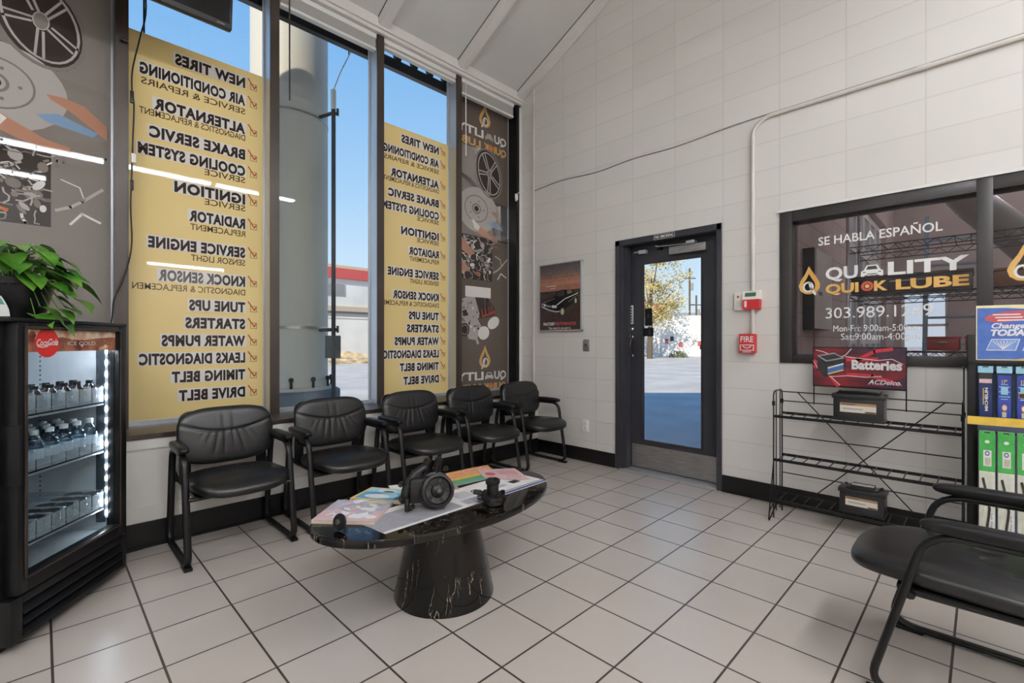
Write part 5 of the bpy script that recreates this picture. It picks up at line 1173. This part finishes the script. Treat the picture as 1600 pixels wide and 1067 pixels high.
for (x, yv, r_), lb in zip(((-17.0, 35.6, .55), (-20.3, 34.4, .5)), ('small grey green shrub at the right foot of the yard wall', 'small shrub at the left foot of the yard wall')):
    sb = thing('shrub', lb, 'shrub', (x, yv, -.04)); mb = MB()
    for k in range(420):
        d = Vector((rnd.gauss(0, 1), rnd.gauss(0, 1), abs(rnd.gauss(0, 1)))).normalized()*r_*rnd.uniform(.5, 1); d.x *= 1.4; n_ = Vector((rnd.gauss(0, 1), rnd.gauss(0, 1), rnd.gauss(0, 1))).normalized(); u = n_.orthogonal().normalized(); v = n_.cross(u); s_ = .07
        mb.add([d-u*s_, d+v*s_*.6, d+u*s_, d-v*s_*.6], [(0, 1, 2, 3)], M_shrub)
    mb.build('foliage', sb, 0)

# ------------------------------------------------------------------ garage behind the inner window
M_gw = mottle(mat('garage_wall', (190, 174, 170), .7), (180, 164, 160), (200, 184, 179), 1.5); M_gf = mottle(mat('garage_floor', (118, 112, 108), .7), (104, 98, 94), (130, 124, 120), 1.5)
GX = -1.1; G1 = 10.5
M_gblock = brickmat('garage_block', (196, 178, 173), (190, 172, 168), (160, 144, 140), .3934, .2005, .006, (8, 4.01), ('Y', 'Z'), .7)
mb = MB(); mb.box(GX-.22, 7, B+.2, G1+.2, -.2, -.02, M_gf); struct(mb.build('floor_garage', smooth=0))
mb = MB(); mb.box(GX-.22, GX, B+.2, 6.57, -.1, 4.4, M_gblock); mb.box(GX-.22, GX, 6.57, 9.6, 3.0, 4.4, M_gblock); mb.box(GX-.22, GX, 9.6, G1, -.1, 4.4, M_gblock)
mb.box(GX-.22, -1.0, G1, G1+.2, -.1, 4.4, M_gw); mb.box(-1.0, -.4, G1, G1+.2, -.1, .8, M_gw); mb.box(-1.0, -.4, G1, G1+.2, 2.1, 4.4, M_gw); mb.box(-.4, 7, G1, G1+.2, -.1, 4.4, M_gw); mb.box(7, 7.2, B+.2, G1+.2, -.1, 4.4, M_gw); struct(mb.build('wall_garage', smooth=0))
mb = MB(); mb.box(GX-.3, 7.2, B+.2, G1+.2, 4.4, 4.6, M_gw); struct(mb.build('ceiling_garage', smooth=0))
for i, yb in enumerate((5.2, 6.6, 8.0, 9.4)):
    mb = MB(); mb.box(GX, 7, yb-.06, yb+.06, 4.1, 4.4, M_bsh); struct(mb.build('trim_%d' % (10+i), smooth=0))
gd = empty('door_2', (GX-.1, 0, 0)); struct(gd)
mb = MB()
for k in range(7): mb.box(-.03, .03, 6.57+k*.505-.05, 6.57+k*.505+.05, 0, 3.0, M_white)
for k in range(6): mb.box(-.028, .028, 6.57, 9.6, k*.59-.05, k*.59+.05, M_white)
mb.build('sash', gd, 0); mb = MB(); mb.box(-.004, .004, 6.57, 9.6, 0, 3.0, M_brightpane); mb.build('pane', gd, 0)
w8 = empty('window_8', (0, G1, 0)); struct(w8)
mb = MB(); 
for x in (-1.0, -.72, -.44): mb.box(x, x+.04, .02, .12, .8, 2.1, M_white)
for z in (.8, 1.42, 2.06): mb.box(-1.0, -.4, .02, .12, z, z+.04, M_white)
mb.build('sash', w8, 0); mb = MB(); mb.box(-1.0, -.4, .06, .066, .8, 2.1, M_gdglass); mb.build('glass', w8, 0)
gc = thing('wall_cabinet', 'narrow black cabinet with a pale front inside the garage window, left', 'cabinet', (GX, 4.64, 1.26))
mb = MB(); mb.box(0, .085, 0, .6, 0, .70, M_blackmetal, .003); mb.build('body', gc); mb = MB(); mb.box(.085, .1, .02, .6, .01, .69, M_cream, .003); mb.build('door', gc); mb = MB(); mb.box(.1, .106, .1, .2, .3, .33, M_bsh); mb.build('latch', gc)
M_wire = mat('shelf_wire', (60, 60, 64), .35, metal=.5)
ws = thing('garage_shelf', 'wire shelf unit standing in the garage behind the window', 'shelf', (-.74, 4.42, -.02)); SWD, SDP = 1.6, .46
for x in (0, SWD):
    for yv in (0, SDP): mb = MB(); mb.tube([(x, yv, 0), (x, yv, 2.3)], .0125, M_alu, 10); mb.build('post', ws)
for z in (.55, 1.10, 1.53, 1.90):
    mb = MB()
    for yv in (0, SDP):
        for dz in (0, -.045): mb.tube([(0, yv, z+dz), (SWD, yv, z+dz)], .004, M_wire, 5)
        pts = [(SWD*k/32, yv, z-(.045 if k % 2 else 0)) for k in range(33)]; mb.tube(pts, .003, M_wire, 4)
    for k in range(20): mb.tube([(SWD*(k+.5)/20, 0, z+.004), (SWD*(k+.5)/20, SDP, z+.004)], .003, M_wire, 4)
    mb.build('shelf', ws)
M_bin = pm('bin_dark', (58, 54, 54)); M_tool = pm('tool_red', (150, 48, 46))
def crate(nm, lab, cat, x, yv, z, sx, sy, sz, m_, lidm=None):
    t = thing(nm, lab, cat, (x, yv, z)); mb = MB(); mb.box(-sx/2, sx/2, -sy/2, sy/2, 0, sz*.85, m_, .008); mb.build('body', t); mb = MB(); mb.box(-sx/2-.006, sx/2+.006, -sy/2-.006, sy/2+.006, sz*.85, sz, lidm or m_, .006); mb.build('lid', t)
    mb = MB(); mb.tube([(-sx*.15, -sy/2-.004, sz*.6), (-sx*.13, -sy/2-.02, sz*.6), (sx*.13, -sy/2-.02, sz*.6), (sx*.15, -sy/2-.004, sz*.6)], .005, M_alu, 6); mb.build('handle', t)
crate('storage_bin', 'wide dark bin on the garage shelf behind the gold lettering', 'bin', -.39, 4.65, 1.522, .68, .36, .135, M_bin)
crate('tool_box', 'dark red tool box on the garage shelf, left one', 'tool box', -.20, 4.62, 1.092, .17, .3, .1, M_tool)
crate('tool_box', 'dark red tool box on the garage shelf, right one at the window post', 'tool box', .0, 4.62, 1.092, .17, .3, .1, M_tool)
ld = thing('step_ladder', 'pale blue ladder leaning in the garage behind the window', 'ladder', (-.45, 6.6, -.02)); M_lad = pm('ladder_blue', (150, 178, 196))
for x in (0, .42): mb = MB(); mb.add([(x+dx, yv+dy, z) for yv, z in ((0, 0), (.55, 2.6)) for dx in (-.02, .02) for dy in (-.035, .035)], [(0, 1, 3, 2), (4, 6, 7, 5), (0, 4, 5, 1), (2, 3, 7, 6), (0, 2, 6, 4), (1, 5, 7, 3)], M_lad); mb.build('rail', ld, 0)
for k in range(8): z = .28+k*.29; mb = MB(); mb.box(0, .42, z*.2115-.03, z*.2115+.03, z-.012, z+.012, M_lad); mb.build('rung', ld, 0)
dc = thing('vent_duct', 'silver slanting duct behind the second garage pane', 'duct', (.15, 5.5, 2.05)); M_duct = mat('duct_foil', (176, 174, 174), .35, metal=.4)
mb = MB(); mb.tube([(-.2, 0, .25), (.0, 0, .0), (.35, .1, -.45), (.9, .2, -.8)], .13, M_duct, 20); mb.build('pipe', dc); mb = MB(); mb.tube([(-.2, 0, .25), (-.5, -.1, .7), (-.7, 0, 2.35)], .13, M_duct, 20); mb.build('riser', dc)
crate('wood_crate', 'brown wooden crate low behind the second garage pane', 'crate', .33, 4.65, 1.522, .56, .34, .12, pm('wood_brown', (128, 92, 62)))
hc = wire('hanging_chain', 'rusty chain hanging below the black cabinet in the garage', [(GX+.06, 4.75, 1.26), (GX+.06, 4.75, 1.15), (GX+.06, 4.76, .95), (GX+.06, 4.76, .7)], .006, pm('rust', (140, 96, 66)), 'chain')
for x, yv in ((1.2, 5.2), (1.2, 7.0), (1.2, 8.7), (3.6, 6.5)):  # unseen lamps added to brighten the garage
    t = thing('tube_light', 'white strip light added under the garage ceiling as fill', 'ceiling light', (x, yv, 4.0), 0, 'added garage fill lights')
    mb = MB(); mb.box(-.06, .06, 0, 1.22, .03, .09, M_white, .006); mb.build('housing', t); mb = MB(); mb.tube([(0, .01, .0), (0, 1.21, .0)], .017, M_tube, 12); mb.build('tube', t, 60)
    mb = MB(); mb.box(-.03, .03, 0, .04, -.01, .04, M_white); mb.box(-.03, .03, 1.18, 1.22, -.01, .04, M_white); mb.build('socket', t, 0)
    mb = MB(); mb.tube([(0, .6, .09), (0, .6, .41)], .006, M_alu, 6); mb.build('hanger', t)
